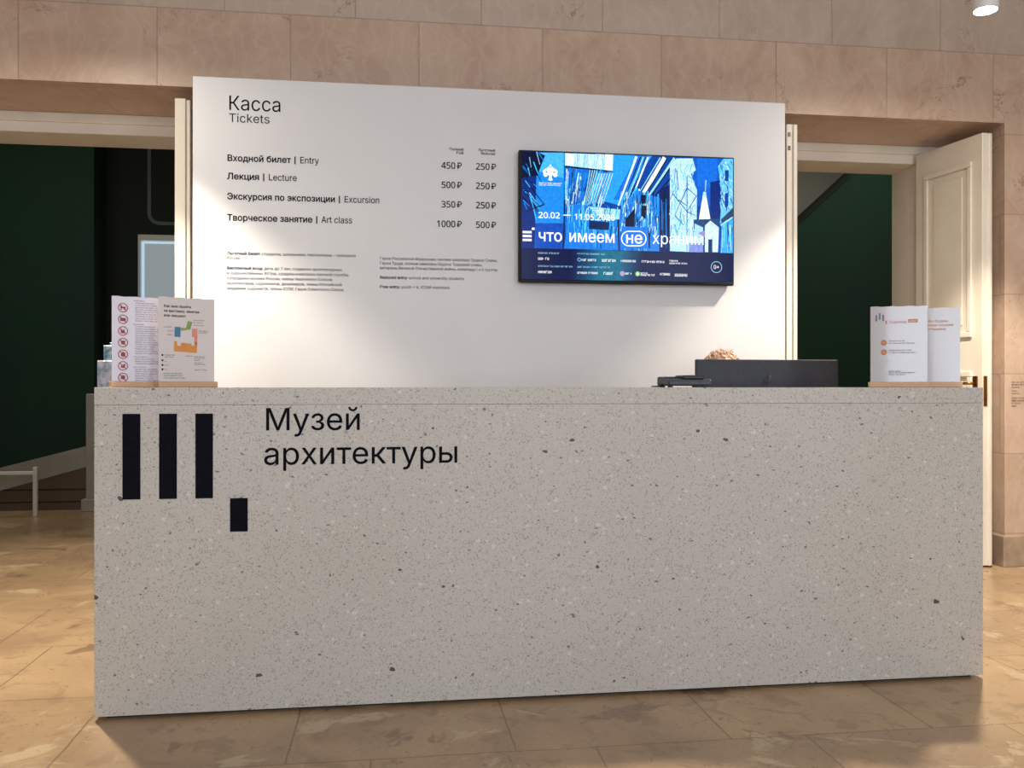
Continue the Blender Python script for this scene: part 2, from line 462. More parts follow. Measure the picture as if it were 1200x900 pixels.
def text(mb, body, x, z, cap, y, mt, width=None, wt=0.0, align='l', track=0.0, shear=0.0):
    """lettering on a plane facing -y: baseline starts at x,z; cap = height of a capital; width fits the line"""
    global CAP
    if CAP is None: CAP = max(p[1] for q in raw_glyph('Н')[0] for p in q)
    s = cap/CAP; tot = sum(glyph(c, wt)[2]+track for c in body)-track
    kx = s if width is None else width/tot
    if align == 'r': x -= tot*kx
    if align == 'c': x -= tot*kx/2
    for c in body:
        vv, tris, adv = glyph(c, wt)
        if tris: mb.add([(x+(px+py*shear)*kx, y, z+py*s) for px, py in vv], tris, mt)
        x += (adv+track)*kx
    return x
def greek(mb, x, z, w, h, y, mt, rnd, dens=1.0):
    """a line of print too small to read: letter-like strokes in word groups"""
    cx = x; st = h*.17
    while cx < x+w:
        L = rnd.randint(3, 9)
        for _ in range(L):
            if cx+h*.5 > x+w: return
            k = rnd.random(); lw = h*(.5+.2*rnd.random())
            mb.quad(cx, cx+st, z, z+h, y, mt)
            if k < .7: mb.quad(cx+lw-st, cx+lw, z, z+h, y, mt)
            if k < .5: mb.quad(cx, cx+lw, z, z+st, y, mt)
            elif k < .8: mb.quad(cx, cx+lw, z+h*.42, z+h*.42+st, y, mt)
            else: mb.quad(cx, cx+lw, z+h-st, z+h, y, mt)
            cx += lw+h*.18
        cx += h*.5

# ================================================================== the setting
XL, XR, YF, YW, YB, YN, CEIL = -7.0, 8.5, -3.2, 5.03, 5.66, 5.92, 4.6
OPEN = [(-2.72, -.91, -2.50, -1.12), (2.17, 3.75, 2.38, 3.54)]      # stone opening, then clear opening of the frame
LINT, HEAD = 2.722, 2.607
YFAR = 11.2
struct(MB().box(XL-.3, XR+.3, YF-.3, YFAR+.3, -.15, 0, M['floor']).build('floor'), 'worn limestone slab floor of the ticket hall', 'floor')
struct(MB().box(XL-.3, XR+.3, YF-.3, YFAR+.3, CEIL, CEIL+.2, M['plaster']).build('ceiling'))
struct(MB().box(XL-.3, XL, YF-.3, YFAR+.3, 0, CEIL, M['plaster']).build('wall_left'))
struct(MB().box(XR, XR+.3, YF-.3, YFAR+.3, 0, CEIL, M['plaster']).build('wall_right'))
w = MB(); xs = [XL]+[t for p in OPEN for t in p[:2]]+[XR]
for i in (0, 2, 4): w.box(xs[i], xs[i+1], YW, YB, 0, CEIL, M['stone'])
for p in OPEN: w.box(p[0], p[1], YW, YB, LINT, CEIL, M['stone'])
struct(w.build('wall_back'), 'wall of pinkish marble slabs with two deep doorways', 'wall')
w = MB(); xs = [XL]+[t for p in OPEN for t in (p[2]-.03, p[3]+.03)]+[XR]
for i in (0, 2, 4): w.box(xs[i], xs[i+1], YB+.06, YN-.005, 0, CEIL, M['plaster'])
for p in OPEN: w.box(p[2]-.03, p[3]+.03, YB+.06, YN-.005, HEAD+.03, CEIL, M['plaster'])
struct(w.build('wall_inner'))
# stone skirting on the piers
for nm, x0, x1 in (('baseboard_left', XL, OPEN[0][0]+.02), ('baseboard_middle', OPEN[0][1]-.02, OPEN[1][0]+.02), ('baseboard_right', OPEN[1][1]-.022, XR)):
    struct(MB().box(x0, x1, YW-.022, YB-.1, 0, .19, M['plinth'], .006).build(nm), 'grey stone skirting along the foot of the marble wall', 'skirting')
# front wall with windows, behind the camera
w = MB(); px = XL
for a_, b_ in WINDOWS:
    w.box(px, a_, YF-.3, YF, 0, CEIL, M['plaster']); w.box(a_, b_, YF-.3, YF, 0, .6, M['plaster']); w.box(a_, b_, YF-.3, YF, 3.7, CEIL, M['plaster']); px = b_
w.box(px, XR, YF-.3, YF, 0, CEIL, M['plaster']); struct(w.build('wall_front'))
for k, (a_, b_) in enumerate(WINDOWS):
    f = MB()
    for z in (.6, 2.1, 3.64): f.box(a_, b_, YF-.1, YF-.04, z, z+.06, M['whitepaint'])
    for x in (a_, (a_+b_)/2-.03, b_-.06): f.box(x, x+.06, YF-.1, YF-.04, .6, 3.7, M['whitepaint'])
    struct(f.build('window_%d' % (k+1)))

# door frames and leaves
def leaf(parent, hinge, ang, mirror, plate, slots=False):
    """narrow panelled door leaf; local x runs from the hinge to the free edge"""
    Wd, Hd, T = .575, 2.655, .056
    mb = MB(); mb.box(0, Wd, -T/2, T/2, .012, Hd, M['cream'], .003, 1)
    if mirror and not plate: mb.box(Wd-.034, Wd-.012, T/2, T/2+.022, .012, Hd-.004, M['cream'], .003, 1)      # set-back rebate
    else: mb.box(Wd-.012, Wd+.012, T/2-.018, T/2+.006, .012, Hd-.004, M['cream'], .003, 1)                   # rebate strip
    o = mb.build('door_leaf', parent); o.location = hinge; o.rotation_euler = (0, 0, ang)
    for z0, z1 in ((1.41, 2.50), (.22, 1.20)):
        p = MB()
        for sd in (-1, 1):
            y0 = sd*T/2
            # raised bolection moulding around a sunk-looking field
            for (a0, a1, b0, b1) in ((.085, .495, z1-.035, z1), (.085, .495, z0, z0+.035), (.085, .12, z0+.035, z1-.035), (.46, .495, z0+.035, z1-.035)):
                p.box(a0, a1, min(y0, y0+sd*.014), max(y0, y0+sd*.014), b0, b1, M['cream'], .005, 2)
            p.box(.165, .415, min(y0, y0+sd*.006), max(y0, y0+sd*.006), z0+.08, z1-.08, M['cream'], .003, 1)
        p.build('panel_moulding', o)
    if plate:
        MB().box(Wd+.0005, Wd+.003, -.022, .006, .985, 1.17, M['brass'], .002, 1).build('lock_plate', o)
        sd = 1 if mirror else -1
        h = MB()
        for q in (-1, 1):
            h.box(Wd-.075, Wd-.035, min(q*T/2, q*(T/2+.006)), max(q*T/2, q*(T/2+.006)), 1.02, 1.17, M['brass'], .002, 1)
            h.tube([(Wd-.055, q*T/2, 1.125), (Wd-.055, q*(T/2+.045), 1.125), (Wd-.07, q*(T/2+.052), 1.125), (Wd-.16, q*(T/2+.052), 1.122)], [.009, .009, .009, .007], M['brass'])
        h.build('handle', o)
    if slots:
        b = MB()
        for z in (2.50, 2.58): b.box(Wd+.0005, Wd+.003, -.020, -.004, z, z+.026, M['steel'], .002, 1)
        b.build('bolt_slot', o)
    return o
for k, (a, b, c, d) in enumerate(OPEN):
    f = MB()
    for x0, x1, z0, z1 in ((a, c, 0, LINT), (d, b, 0, LINT), (c, d, HEAD, LINT)):
        f.box(x0, x1, YB-.04, YB+.06, z0, z1, M['cream'], .003, 1)
    for x0, x1, z0, z1 in ((a, c-.06, 0, LINT), (d+.06, b, 0, LINT), (c-.06, d+.06, HEAD+.06, LINT)):
        f.box(x0, x1, YB-.062, YB-.04, z0, z1, M['cream'], .004, 1)     # outer step of the frame
    f.box(c-.03, c, YB+.06, YN, 0, HEAD+.03, M['cream']); f.box(d, d+.03, YB+.06, YN, 0, HEAD+.03, M['cream']); f.box(c, d, YB+.06, YN, HEAD, HEAD+.03, M['cream'])
    o = struct(f.build('door_%d' % (k+1)), ('left' if k == 0 else 'right')+' doorway with cream painted frame and opened narrow leaves', 'door')
    leaf(o, (c, YB-.07, 0), R(-92 if k else -94), False, k == 0, k == 1)
    leaf(o, (d, YB-.07, 0), R(-82.0 if k else -88.5), True, k == 1)

# rooms beyond the doorways
struct(MB().box(XL, 1.0, YFAR, YFAR+.3, 0, CEIL, M['darkgreen']).build('wall_far_left'), 'very dark green wall beyond the left doorway', 'wall')
struct(MB().box(1.0, XR, YFAR, YFAR+.3, 0, CEIL, M['greyplaster']).build('wall_far_right'))
struct(MB().box(.9, 1.1, YN, YFAR, 0, CEIL, M['darkgreen']).build('wall_dividing'))
struct(MB().box(XL, -3.31, 10.75, YFAR, 0, CEIL, M['green']).build('wall_green'), 'deep green wall block beyond the left doorway', 'wall')
pt = MB(); pt.prism([(4.0, 0), (XR, 0), (XR, 4.3), (6.08, 4.3), (4.0, 2.43)], 9.5, 9.75, M['green']); pt.build('x')
o = bpy.data.objects['x']; o.name = 'wall_partition'; struct(o, 'dark green partition with a sloping top edge beyond the right doorway', 'wall')
dx, dz = .67, .60
struct(MB().prism([(4.0, 2.43), (6.08, 4.3), (6.08, 4.335), (4.0, 2.465)], 9.485, 9.76, M['darkgreen']).build('trim_1'), 'dark sloping capping on the green partition', 'trim')

# ================================================================== lamps
def spot(loc, label):
    t = thing('ceiling_spotlight', label, 'spotlight', loc, 0, 'ceiling spotlights above the doorways')
    h = MB(); h.lathe([(.0, .30), (.058, .30), (.060, .295), (.060, .004), (.058, 0), (.052, 0), (.050, .012)], M['lampwhite']); h.build('housing', t)
    r = MB(); r.lathe([(.053, -.001), (.0535, .004), (.050, .010)], M['steel'], 32); r.build('rim', t)
    l = MB(); l.disc((0, 0, .006), .050, M['lens'], 32, 'z'); e = l.build('lens', t)
    s = MB(); s.tube([(0, 0, .30), (0, 0, CEIL-loc[2]-.03)], .008, M['lampwhite']); s.lathe([(.05, CEIL-loc[2]-.03), (.05, CEIL-loc[2]-.001)], M['lampwhite']); s.build('suspension_rod', t)
    L = bpy.data.lights.new('lamp_light', 'SPOT'); L.energy = SPOT_POWER; L.color = SPOT_COL; L.spot_size = R(100); L.spot_blend = .35; L.shadow_soft_size = .045
    lo = bpy.data.objects.new('lamp_light', L); lo.parent = t; lo.location = (0, 0, -.01); COL.objects.link(lo)
    return t
spot((2.909, 4.04, 2.95), 'white cylindrical ceiling spotlight, lit, over the right doorway')
spot((-1.56, 4.10, 2.95), 'white cylindrical ceiling spotlight, lit, over the left doorway')
# soft area light under the hall ceiling; unseen lights added to brighten the rooms beyond
area('hall_light', (.6, .6, CEIL-.05), (0, 0, 0), 6.0, 2.4, HALL_POWER, HALL_COL)
area('far_fill', (-3.4, 8.2, CEIL-.05), (0, 0, 0), 2.0, 1.2, FAR_POWER, (1, .93, .82))
area('far_fill', (5.0, 8.0, CEIL-.05), (0, 0, 0), 2.0, 1.2, FAR_POWER, (1, .93, .82))

# ================================================================== reception desk
X0, X1, Y0, Y1, ZT = -.957, 2.229, 3.11, 3.86, 1.10
D = thing('reception_desk', 'long pale grey terrazzo reception desk with black museum lettering', 'desk', (X0, Y0, 0))
L_, DP = X1-X0, Y1-Y0
MB().box(0, L_, 0, .055, .014, 1.0414, M['terrazzo'], .0012).build('front_panel', D)
MB().box(0, L_, 0, .34, 1.042, ZT, M['terrazzo'], .0012).build('counter_top', D)
for x in (0, L_-.055): MB().box(x, x+.055, .0555, DP, .014, 1.0405, M['terrazzo'], .0025).build('side_panel', D)
MB().box(.056, L_-.056, .30, DP-.01, .705, .74, M['worktop'], .003).build('work_surface', D)
MB().box(.056, L_-.056, .056, .075, .3, 1.04, M['worktop']).build('back_lining', D)
MB().box(.03, L_-.03, .03, DP-.05, 0, .0138, M['blackgap']).build('plinth', D)
lg = MB()
yl = -.0012
for px in (-.868, -.752, -.636):
    a = px-X0; lg.box(a, a+.0565, -.0016, .001, .729, 1.0125, M['ink'])
a = -.524-X0; lg.box(a, a+.0575, -.0016, .001, .6155, .728, M['ink'])
lg.build('logo_bars', D)
lt = MB()
text(lt, 'Музей', -.409-X0-.006, .955, .075, yl, M['ink'], .328, .004)
text(lt, 'архитектуры', -.417-X0, .839, .075, yl, M['ink'], .664, .004)
lt.build('lettering', D)

# ================================================================== price board
BX0, BX1, BY, BZ = -.985, 2.20, 4.75, 2.688
B = thing('price_board', 'tall free-standing white ticket price board behind the terrazzo desk', 'board', (0, BY, 0))
MB().box(BX0, BX1, 0, .13, .012, BZ, M['board'], .002).build('board', B)
MB().box(BX0+.04, BX1-.04, .03, .12, 0, .012, M['blackgap']).build('foot', B)
y = -.0012
t = MB(); text(t, 'Касса', -.812, 2.523, .074, y, M['ink'], .270, .0); text(t, 'Tickets', -.808, 2.461, .044, y, M['ink'], .207, .0); t.build('heading_lettering', B)
rows = [(2.2615, 2.2655, 'Входной билет', -.816, -.496, 'Entry', -.353), (2.168, 2.170, 'Лекция', -.816, -.654, 'Lecture', -.465),
        (2.065, 2.065, 'Экскурсия по экспозиции', -.816, -.270, 'Excursion', -.041), (1.956, 1.956, 'Творческое занятие', -.816, -.386, 'Art class', -.182)]
full = [('450 ₽', '250 ₽', 2.26), ('500 ₽', '250 ₽', 2.157), ('350 ₽', '250 ₽', 2.054), ('1000 ₽', '500 ₽', 1.950)]
def money(mb, s, xr, z, cap, y, mt):
    """digits and a rouble sign drawn as strokes"""
    x = xr-cap*.72; st = cap*.15
    mb.quad(x+cap*.10, x+cap*.10+st, z, z+cap, y, mt)
    mb.quad(x+cap*.10, x+cap*.48, z+cap-st, z+cap, y, mt); mb.quad(x-cap*.02, x+cap*.48, z+cap*.40, z+cap*.40+st, y, mt); mb.quad(x-cap*.02, x+cap*.46, z+cap*.18, z+cap*.18+st*.8, y, mt)
    n = 10; r1 = cap*.30; cx = x+cap*.46; cz = z+cap*.70
    vs = []
    for k in range(n+1):
        q = -math.pi/2+math.pi*k/n
        vs += [(cx+r1*.95*math.cos(q), y, cz+r1*math.sin(q)), (cx+(r1-st)*.95*math.cos(q), y, cz+(r1-st)*math.sin(q))]
    mb.add(vs, [[2*k, 2*k+2, 2*k+3, 2*k+1] for k in range(n)], mt)
    text(mb, s, x-cap*.22, z, cap, y, mt, len(s)*cap*.75, .016, 'r')
for (z, z2, ru, xa, xb, en, xe), (p1, p2, zp) in zip(rows, full):
    t = MB(); text(t, ru, xa, z, .032, y, M['ink'], xb-xa, .024); o = t.build('ticket_type_lettering', B)
    t = MB(); t.quad(xb+.018, xb+.024, z-.006, z+.034, y, M['ink']); t.build('divider_stripe', o)
    t = MB(); text(t, en, xb+.044, z, .033, y, M['ink'], xe-xb-.044, .008); t.build('translation_lettering', o)
    t = MB(); money(t, p1.split()[0], .389, zp-.0005, .034, y, M['ink']); t.build('full_price_lettering', o)
    t = MB(); money(t, p2.split()[0], .572, zp-.0005, .034, y, M['ink']); t.build('reduced_price_lettering', o)
t = MB()
for i_, (s, xr, z, wd) in enumerate((('Полный', .400, 2.357, .078), ('Full', .400, 2.339, .040), ('Льготный', .569, 2.358, .092), ('Reduced', .569, 2.340, .078))):
    if i_ % 2 == 0: t = MB()
    text(t, s, xr, z, .0135, y, M['ink'], wd, .02, 'r')
    if i_ % 2: t.build('column_lettering', B)
t = MB()
def line(z, parts, x, xe):
    """one line of the small print; parts = (words, weight)"""
    tot = sum(sum(glyph(c, wt_)[2] for c in s) for s, wt_ in parts); k = (xe-x)/tot
    for s, wt_ in parts:
        wd = sum(glyph(c, wt_)[2] for c in s)*k; text(t, s, x, z, .0150, y, M['ink'], wd, wt_+.003); x += wd
line(1.781, [('Льготный билет: ', .022), ('студенты, школьники, пенсионеры – граждане', 0)], -.816, -.165)
line(1.757, [('России', 0)], -.816, -.752)
t.build('small_print_text', B); t = MB()
line(1.706, [('Бесплатный вход: ', .022), ('дети до 7 лет, студенты архитектурных', 0)], -.816, -.235)
for z, s, xe in ((1.680, 'и художественных ВУЗов, солдаты и матросы срочной службы,', -.20), (1.654, 'сотрудники музеев России, члены творческих Союзов', -.285), (1.628, 'архитекторов, художников, дизайнеров, члены Российской', -.236), (1.602, 'академии художеств, члены ICOM, Герои Советского Союза,', -.226)):
    line(z, [(s, 0)], -.816, xe)
t.build('small_print_text', B)
t = MB()
for z, s, xe in ((1.770, 'Герои Российской Федерации, полные кавалеры Ордена Славы,', .581), (1.745, 'Герои Труда, полные кавалеры Ордена Трудовой славы,', .500), (1.720, 'ветераны Великой Отечественной войны, инвалиды I и II группы', .581)):
    line(z, [(s, 0)], -.041, xe)
t.build('small_print_text', B); t = MB()
line(1.670, [('Reduced entry: ', .022), ('school and university students', 0)], -.041, .403)
t.build('small_print_text', B); t = MB()
line(1.621, [('Free entry: ', .022), ('youth < 6, ICOM members', 0)], -.041, .326)
t.build('small_print_text', B)

# ================================================================== television
TX0, TX1, TZ0, TZ1 = .689, 1.881, 1.662, 2.360
TV = thing('television', 'large wall television showing a blue exhibition poster on the white board', 'television', (TX0, BY, TZ0))
TW, TH = TX1-TX0, TZ1-TZ0
b = MB(); b.box(0, TW, -.052, -.012, 0, TH, M['bezel'], .004); b.box(.2, TW-.2, -.012, -.001, .12, TH-.12, M['bezel']); b.build('casing', TV)
b = MB(); b.box(.004, TW-.004, -.058, -.040, -.006, .011, M['bezel'], .003); b.build('lower_rim', TV)
SX0, SX1, SZ0, SZ1 = .014, TW-.008, .012, TH-.008
YS = -.0530
def S(px, py):
    """place on the screen, from a drawing grid of 1120 x 690 units"""
    u = (px-38)/1120; tp = 45+40*u; bt = 718+12*u
    return (TW*u, TH*(1-(py-tp)/(bt-tp))+.000)
rnd = random.Random(11)
sb = MB(); lay = [0]
def clip(p): return (min(max(p[0], SX0), SX1), min(max(p[1], SZ0), SZ1))
def P(pts, c, k=1.0):
    lay[0] += 1
    if c[0] > 9 and c[1] < 200: c = (c[0], min(255, c[1]*1.14), min(255, c[2]*1.06))
    sb.poly([clip(S(*q)) for q in pts], YS-.000004*lay[0], M['screen'], lin(*c, k))
def ST(p, q, wd, c, jit=0):
    """a brush stroke between two points"""
    (x0, y0), (x1, y1) = p, q
    dx_, dy_ = x1-x0, y1-y0; l = math.hypot(dx_, dy_) or 1; nx, ny = -dy_/l*wd/2, dx_/l*wd/2
    j = lambda: rnd.uniform(-jit, jit)
    P([(x0+nx+j(), y0+ny+j()), (x1+nx*.6+j(), y1+ny*.6+j()), (x1-nx*.6, y1-ny*.6), (x0-nx, y0-ny)], c)
NAVY, DEEP, MID, SKY, PALE, WHT = (3, 14, 52), (4, 66, 158), (12, 118, 222), (58, 176, 252), (160, 224, 255), (238, 252, 255)
P([(38, 30), (1170, 60), (1170, 740), (38, 740)], (6, 24, 84))
P([(50, 50), (1150, 85), (1150, 570), (50, 548)], DEEP)
P([(120, 60), (268, 60), (262, 548), (118, 548)], (24, 120, 220)); P([(120, 60), (265, 60), (264, 190), (120, 150)], (70, 160, 240)); P([(120, 420), (262, 420), (262, 550), (120, 548)], (10, 66, 170))
P([(520, 60), (720, 70), (560, 330), (440, 300)], (40, 140, 235)); P([(640, 60), (700, 65), (560, 300), (520, 300)], (20, 100, 205))
P([(930, 80), (1100, 85), (1090, 330), (930, 330)], (10, 80, 190)); P([(960, 90), (1070, 90), (1060, 250), (960, 230)], (16, 96, 210)); P([(1030, 210), (1080, 200), (1100, 400), (1030, 400)], (4, 40, 120))
# left houses
P([(50, 50), (130, 55), (170, 75), (130, 180), (50, 190)], NAVY); P([(50, 190), (125, 180), (118, 550), (50, 548)], (6, 40, 120))
for k in range(26):
    x = rnd.uniform(55, 140); z_ = rnd.uniform(55, 320); ST((x, z_), (x+rnd.uniform(10, 40), z_+rnd.uniform(25, 70)), rnd.uniform(2, 6), rnd.choice([NAVY, SKY, MID, PALE, NAVY]))
for k in range(14): ST((60+k*3, 250+k*3), (150-k*2, 330+k*6), rnd.uniform(2, 5), rnd.choice([NAVY, SKY, NAVY, MID]))
ST((100, 240), (165, 325), 7, NAVY); ST((165, 325), (70, 360), 7, NAVY)
# white block with beams
P([(270, 62), (520, 72), (516, 158), (270, 128)], PALE)
for k in range(5): P([(276+k*50, 66), (318+k*50, 68), (316+k*50, 128+k*6), (276+k*50, 122+k*6)], WHT if k in (0, 4) else (200, 236, 255))
for k in range(18): x = rnd.uniform(290, 500); ST((x, 70), (x+rnd.uniform(-20, 10), 140), 2, rnd.choice([SKY, MID, WHT]))
ST((270, 130), (518, 156), 8, NAVY)
P([(270, 136), (500, 160), (450, 320), (420, 430), (272, 430)], (22, 100, 205))
for k in range(170):
    x = rnd.uniform(272, 470); z_ = rnd.uniform(140, 330); q = (x-270)/230
    ST((x, z_), (x-q*rnd.uniform(20, 55), z_+rnd.uniform(40, 120)), rnd.uniform(1.5, 6), rnd.choice([NAVY, NAVY, MID, PALE, WHT, SKY, SKY, DEEP]))
for k in range(7): ST((400+k*6, 150), (372+k*3, 310), 5, NAVY if k % 2 else PALE)
for k in range(12): x = 430+k*7; ST((x+10, 165), (x-40, 320), 3, WHT if k % 2 else SKY)
P([(300, 320), (560, 350), (552, 560), (266, 548)], (26, 108, 214))
for k in range(110):
    x = rnd.uniform(270, 550); z_ = rnd.uniform(320, 470); ST((x, z_), (x+rnd.uniform(-8, 8), z_+rnd.uniform(30, 90)), rnd.uniform(2, 9), rnd.choice([MID, SKY, DEEP, (90, 180, 245), MID]))
P([(390, 335), (555, 350), (550, 400), (470, 400)], PALE); P([(395, 405), (500, 415), (495, 455), (395, 450)], (8, 40, 90))
for k in range(20): x = rnd.uniform(380, 550); ST((x, 335+rnd.random()*20), (x+rnd.uniform(-15, 15), 390), rnd.uniform(2, 4), rnd.choice([NAVY, WHT, SKY]))
ST((270, 300), (262, 550), 8, NAVY); ST((545, 400), (548, 560), 10, NAVY)
# diagonal girders
for a_, b_, wd, c in (((640, 80), (545, 330), 12, WHT), ((662, 82), (560, 340), 6, NAVY), ((676, 82), (575, 345), 7, PALE), ((700, 84), (600, 330), 10, WHT), ((690, 84), (590, 330), 4, NAVY),
                      ((790, 86), (660, 290), 26, WHT), ((765, 85), (650, 270), 6, PALE), ((800, 90), (690, 270), 7, NAVY), ((840, 88), (690, 300), 14, PALE), ((850, 90), (700, 300), 8, NAVY), ((905, 92), (600, 440), 8, NAVY), ((640, 240), (560, 420), 14, SKY), ((655, 245), (590, 430), 8, WHT)): ST(a_, b_, wd, c)
P([(560, 330), (640, 250), (760, 290), (758, 566), (556, 560)], (30, 112, 216))
for k in range(190):
    x = rnd.uniform(560, 755); z_ = rnd.uniform(250, 470); ST((x, z_), (x+rnd.uniform(-14, 4), z_+rnd.uniform(25, 90)), rnd.uniform(1.5, 6), rnd.choice([NAVY, MID, PALE, WHT, SKY, DEEP, NAVY, SKY]))
P([(665, 275), (690, 275), (688, 320), (665, 320)], NAVY); P([(582, 400), (632, 340), (630, 450), (585, 450)], NAVY); P([(665, 330), (690, 330), (688, 400), (664, 380)], NAVY)
P([(762, 250), (815, 220), (818, 566), (764, 562)], (6, 28, 90))
for k in range(24): x = rnd.uniform(765, 812); ST((x, rnd.uniform(250, 400)), (x+rnd.uniform(-5, 5), rnd.uniform(420, 560)), rnd.uniform(2, 7), rnd.choice([NAVY, DEEP, MID, NAVY]))
P([(562, 436), (700, 440), (704, 566), (556, 560)], (22, 104, 214))
for k in range(10): x = rnd.uniform(560, 700); ST((x, 548), (x+3, 562), rnd.uniform(3, 9), rnd.choice([MID, DEEP, SKY]))
# white tower of scaffolds
P([(815, 120), (850, 90), (935, 90), (952, 150), (925, 170), (958, 250), (955, 566), (815, 560)], (190, 232, 255))
for k in range(140):
    x = rnd.uniform(820, 945); z_ = rnd.uniform(110, 500); ST((x, z_), (x+rnd.uniform(-22, 22), z_+rnd.uniform(15, 70)), rnd.uniform(1.5, 5), rnd.choice([WHT, WHT, SKY, MID, PALE, (90, 190, 250)]))
for a_, b_ in (((905, 180), (905, 560)), ((830, 270), (905, 360)), ((905, 240), (955, 280)), ((955, 280), (905, 360)), ((905, 360), (950, 380)), ((905, 240), (840, 380)), ((840, 380), (890, 430)), ((850, 150), (860, 250)), ((860, 300), (905, 330))): ST(a_, b_, 5, DEEP)
# little church and round tower
P([(992, 260), (1004, 260), (1030, 400), (968, 400)], WHT); ST((1006, 200), (1002, 262), 5, PALE); P([(990, 262), (1008, 262), (1006, 285), (992, 285)], PALE)
P([(940, 400), (1080, 395), (1070, 440), (940, 450)], (30, 60, 110)); P([(945, 420), (990, 440), (992, 520), (946, 520)], (170, 220, 255)); P([(1000, 430), (1030, 405), (1075, 440), (1070, 565), (1000, 565)], (210, 236, 255))
P([(1018, 500), (1040, 500), (1040, 566), (1018, 566)], (8, 50, 110)); P([(915, 520), (990, 520), (990, 566), (915, 566)], (130, 130, 210)); P([(965, 470), (1000, 455), (1000, 490)], (150, 120, 190))
P([(1070, 130), (1100, 92), (1150, 90), (1150, 380), (1080, 420), (1090, 300), (1082, 200)], (110, 200, 250))
for k in range(90):
    z_ = rnd.uniform(95, 330); x = rnd.uniform(1078, 1140); ST((x, z_), (x+rnd.uniform(-8, 20), z_+rnd.uniform(10, 45)), rnd.uniform(2, 6), rnd.choice([WHT, SKY, MID, PALE, DEEP]))
P([(1106, 150), (1128, 150), (1126, 205), (1108, 205)], DEEP); P([(1106, 270), (1126, 262), (1126, 330), (1106, 340)], DEEP)
P([(1085, 400), (1150, 340), (1150, 380), (1095, 430)], (40, 60, 100))
for k in range(8): q = k*.16; ST((1085+k*4, 570), (1090+k*4, 430-k*4), 6, WHT if k % 2 else MID); 
ST((1085, 430), (1150, 388), 12, PALE)
P([(1090, 430), (1150, 395), (1150, 570), (1088, 570)], (60, 150, 230))
for k in range(22): x = rnd.uniform(1090, 1148); ST((x, rnd.uniform(410, 480)), (x+rnd.uniform(-4, 4), rnd.uniform(500, 568)), rnd.uniform(2, 6), rnd.choice([WHT, SKY, DEEP, PALE]))
# lower credit strip
P([(38, 548), (1160, 570), (1160, 740), (38, 740)], (5, 18, 66))
for k in range(16):
    q = k/15; P([(300+q*150, 556), (700-q*140, 562), (660-q*110, 718), (280+q*150, 712)], (5+int(20*q), 18+int(75*q), 66+int(60*q)))
scr = sb.build('screen', TV)
YT = YS-.0052
tx = MB()
def ts(mb, s, px, py, capx, wpx, mt, wt=0.0):
    x, z = S(px, py); x2, z2 = S(px, py-capx); text(mb, s, x, z, z2-z, YT, mt, wpx*TW/1120, wt)
ts(tx, '20.02', 134, 394, 30, 112, M['screenwhite'], .018); tx.quad(S(262, 0)[0], S(300, 0)[0], S(262, 382)[1], S(262, 377)[1], YT, M['screenwhite']); ts(tx, '11.05.2026', 316, 402, 30, 212, M['screenwhite'], .018); tx.build('date_lettering', TV); tx = MB()
ts(tx, 'что', 132, 512, 60, 126, M['screenwhite'], .012); tx.build('title_lettering', TV); tx = MB(); ts(tx, 'имеем', 288, 515, 60, 242, M['screenwhite'], .012); tx.build('title_lettering', TV); tx = MB(); ts(tx, 'не', 580, 521, 58, 92, M['screenwhite'], .014); t2 = MB(); ts(t2, 'храним', 720, 524, 58, 278, M['screenwhite'], .0); t2.build('title_lettering', TV)
# pill outline
n = 16; cx0, cz0 = S(598, 498); cx1, cz1 = S(652, 498); r = .042
pl = [(cx0+r*math.cos(math.pi/2+math.pi*k/n), cz0+r*math.sin(math.pi/2+math.pi*k/n)) for k in range(n+1)]+[(cx1+r*math.cos(-math.pi/2+math.pi*k/n), cz1+r*math.sin(-math.pi/2+math.pi*k/n)) for k in range(n+1)]
pin = []
for (x, z), q in zip(pl, [math.pi/2+math.pi*k/n for k in range(n+1)]+[-math.pi/2+math.pi*k/n for k in range(n+1)]): pin.append((x-.006*math.cos(q), z-.006*math.sin(q)))
N_ = len(pl); tx.add([(x, YT, z) for x, z in pl]+[(x, YT, z) for x, z in pin], [[i, (i+1) % N_, N_+(i+1) % N_, N_+i] for i in range(N_)], M['screenwhite'])
tx.build('ringed_word_lettering', TV); tx = MB()
# three bars mark
for k in range(3): x, z = S(56, 462+k*20); tx.quad(x, x+.048, z-.011, z+.001, YT, M['screenwhite'])
x, z = S(102, 446); tx.quad(x, x+.015, z-.010, z+.002, YT, M['screenwhite'])
tx.build('bars_logo', TV); tx = MB()
# 0+ age ring
x, z = S(1061, 641); tx.disc((x, YT, z), .032, M['screencyan'], 28, 'y', .028); text(tx, '0+', x, z-.010, .021, YT, M['screenwhite'], .034, .006, 'c')
tx.build('age_mark', TV)
# emblem: white two-headed bird shape over two lines of print
em = MB(); x, z = S(196, 165)
for sgn in (-1, 1):
    em.disc((x+sgn*.021, YT, z+.004), .0185, M['screenwhite'], 24, 'y', .0065)          # rounded spread wing
    em.disc((x+sgn*.026, YT-.0001, z-.010), .0115, M['screenwhite'], 18, 'y', .004)
    em.disc((x+sgn*.0095, YT-.0002, z+.026), .0062, M['screenwhite'], 14)               # the two heads
    em.poly([(x+sgn*a_, z+b_) for a_, b_ in ((.013, .029), (.021, .024), (.013, .022))][::sgn], YT-.0003, M['screenwhite'])
em.poly([(x-.007, z+.026), (x-.010, z), (x-.006, z-.024), (x-.013, z-.038), (x, z-.042), (x+.013, z-.038), (x+.006, z-.024), (x+.010, z), (x+.007, z+.026)], YT-.0004, M['screenwhite'])
em.poly([(x-.006, z+.033), (x-.004, z+.042), (x, z+.046), (x+.004, z+.042), (x+.006, z+.033)], YT-.0004, M['screenwhite'])   # crown
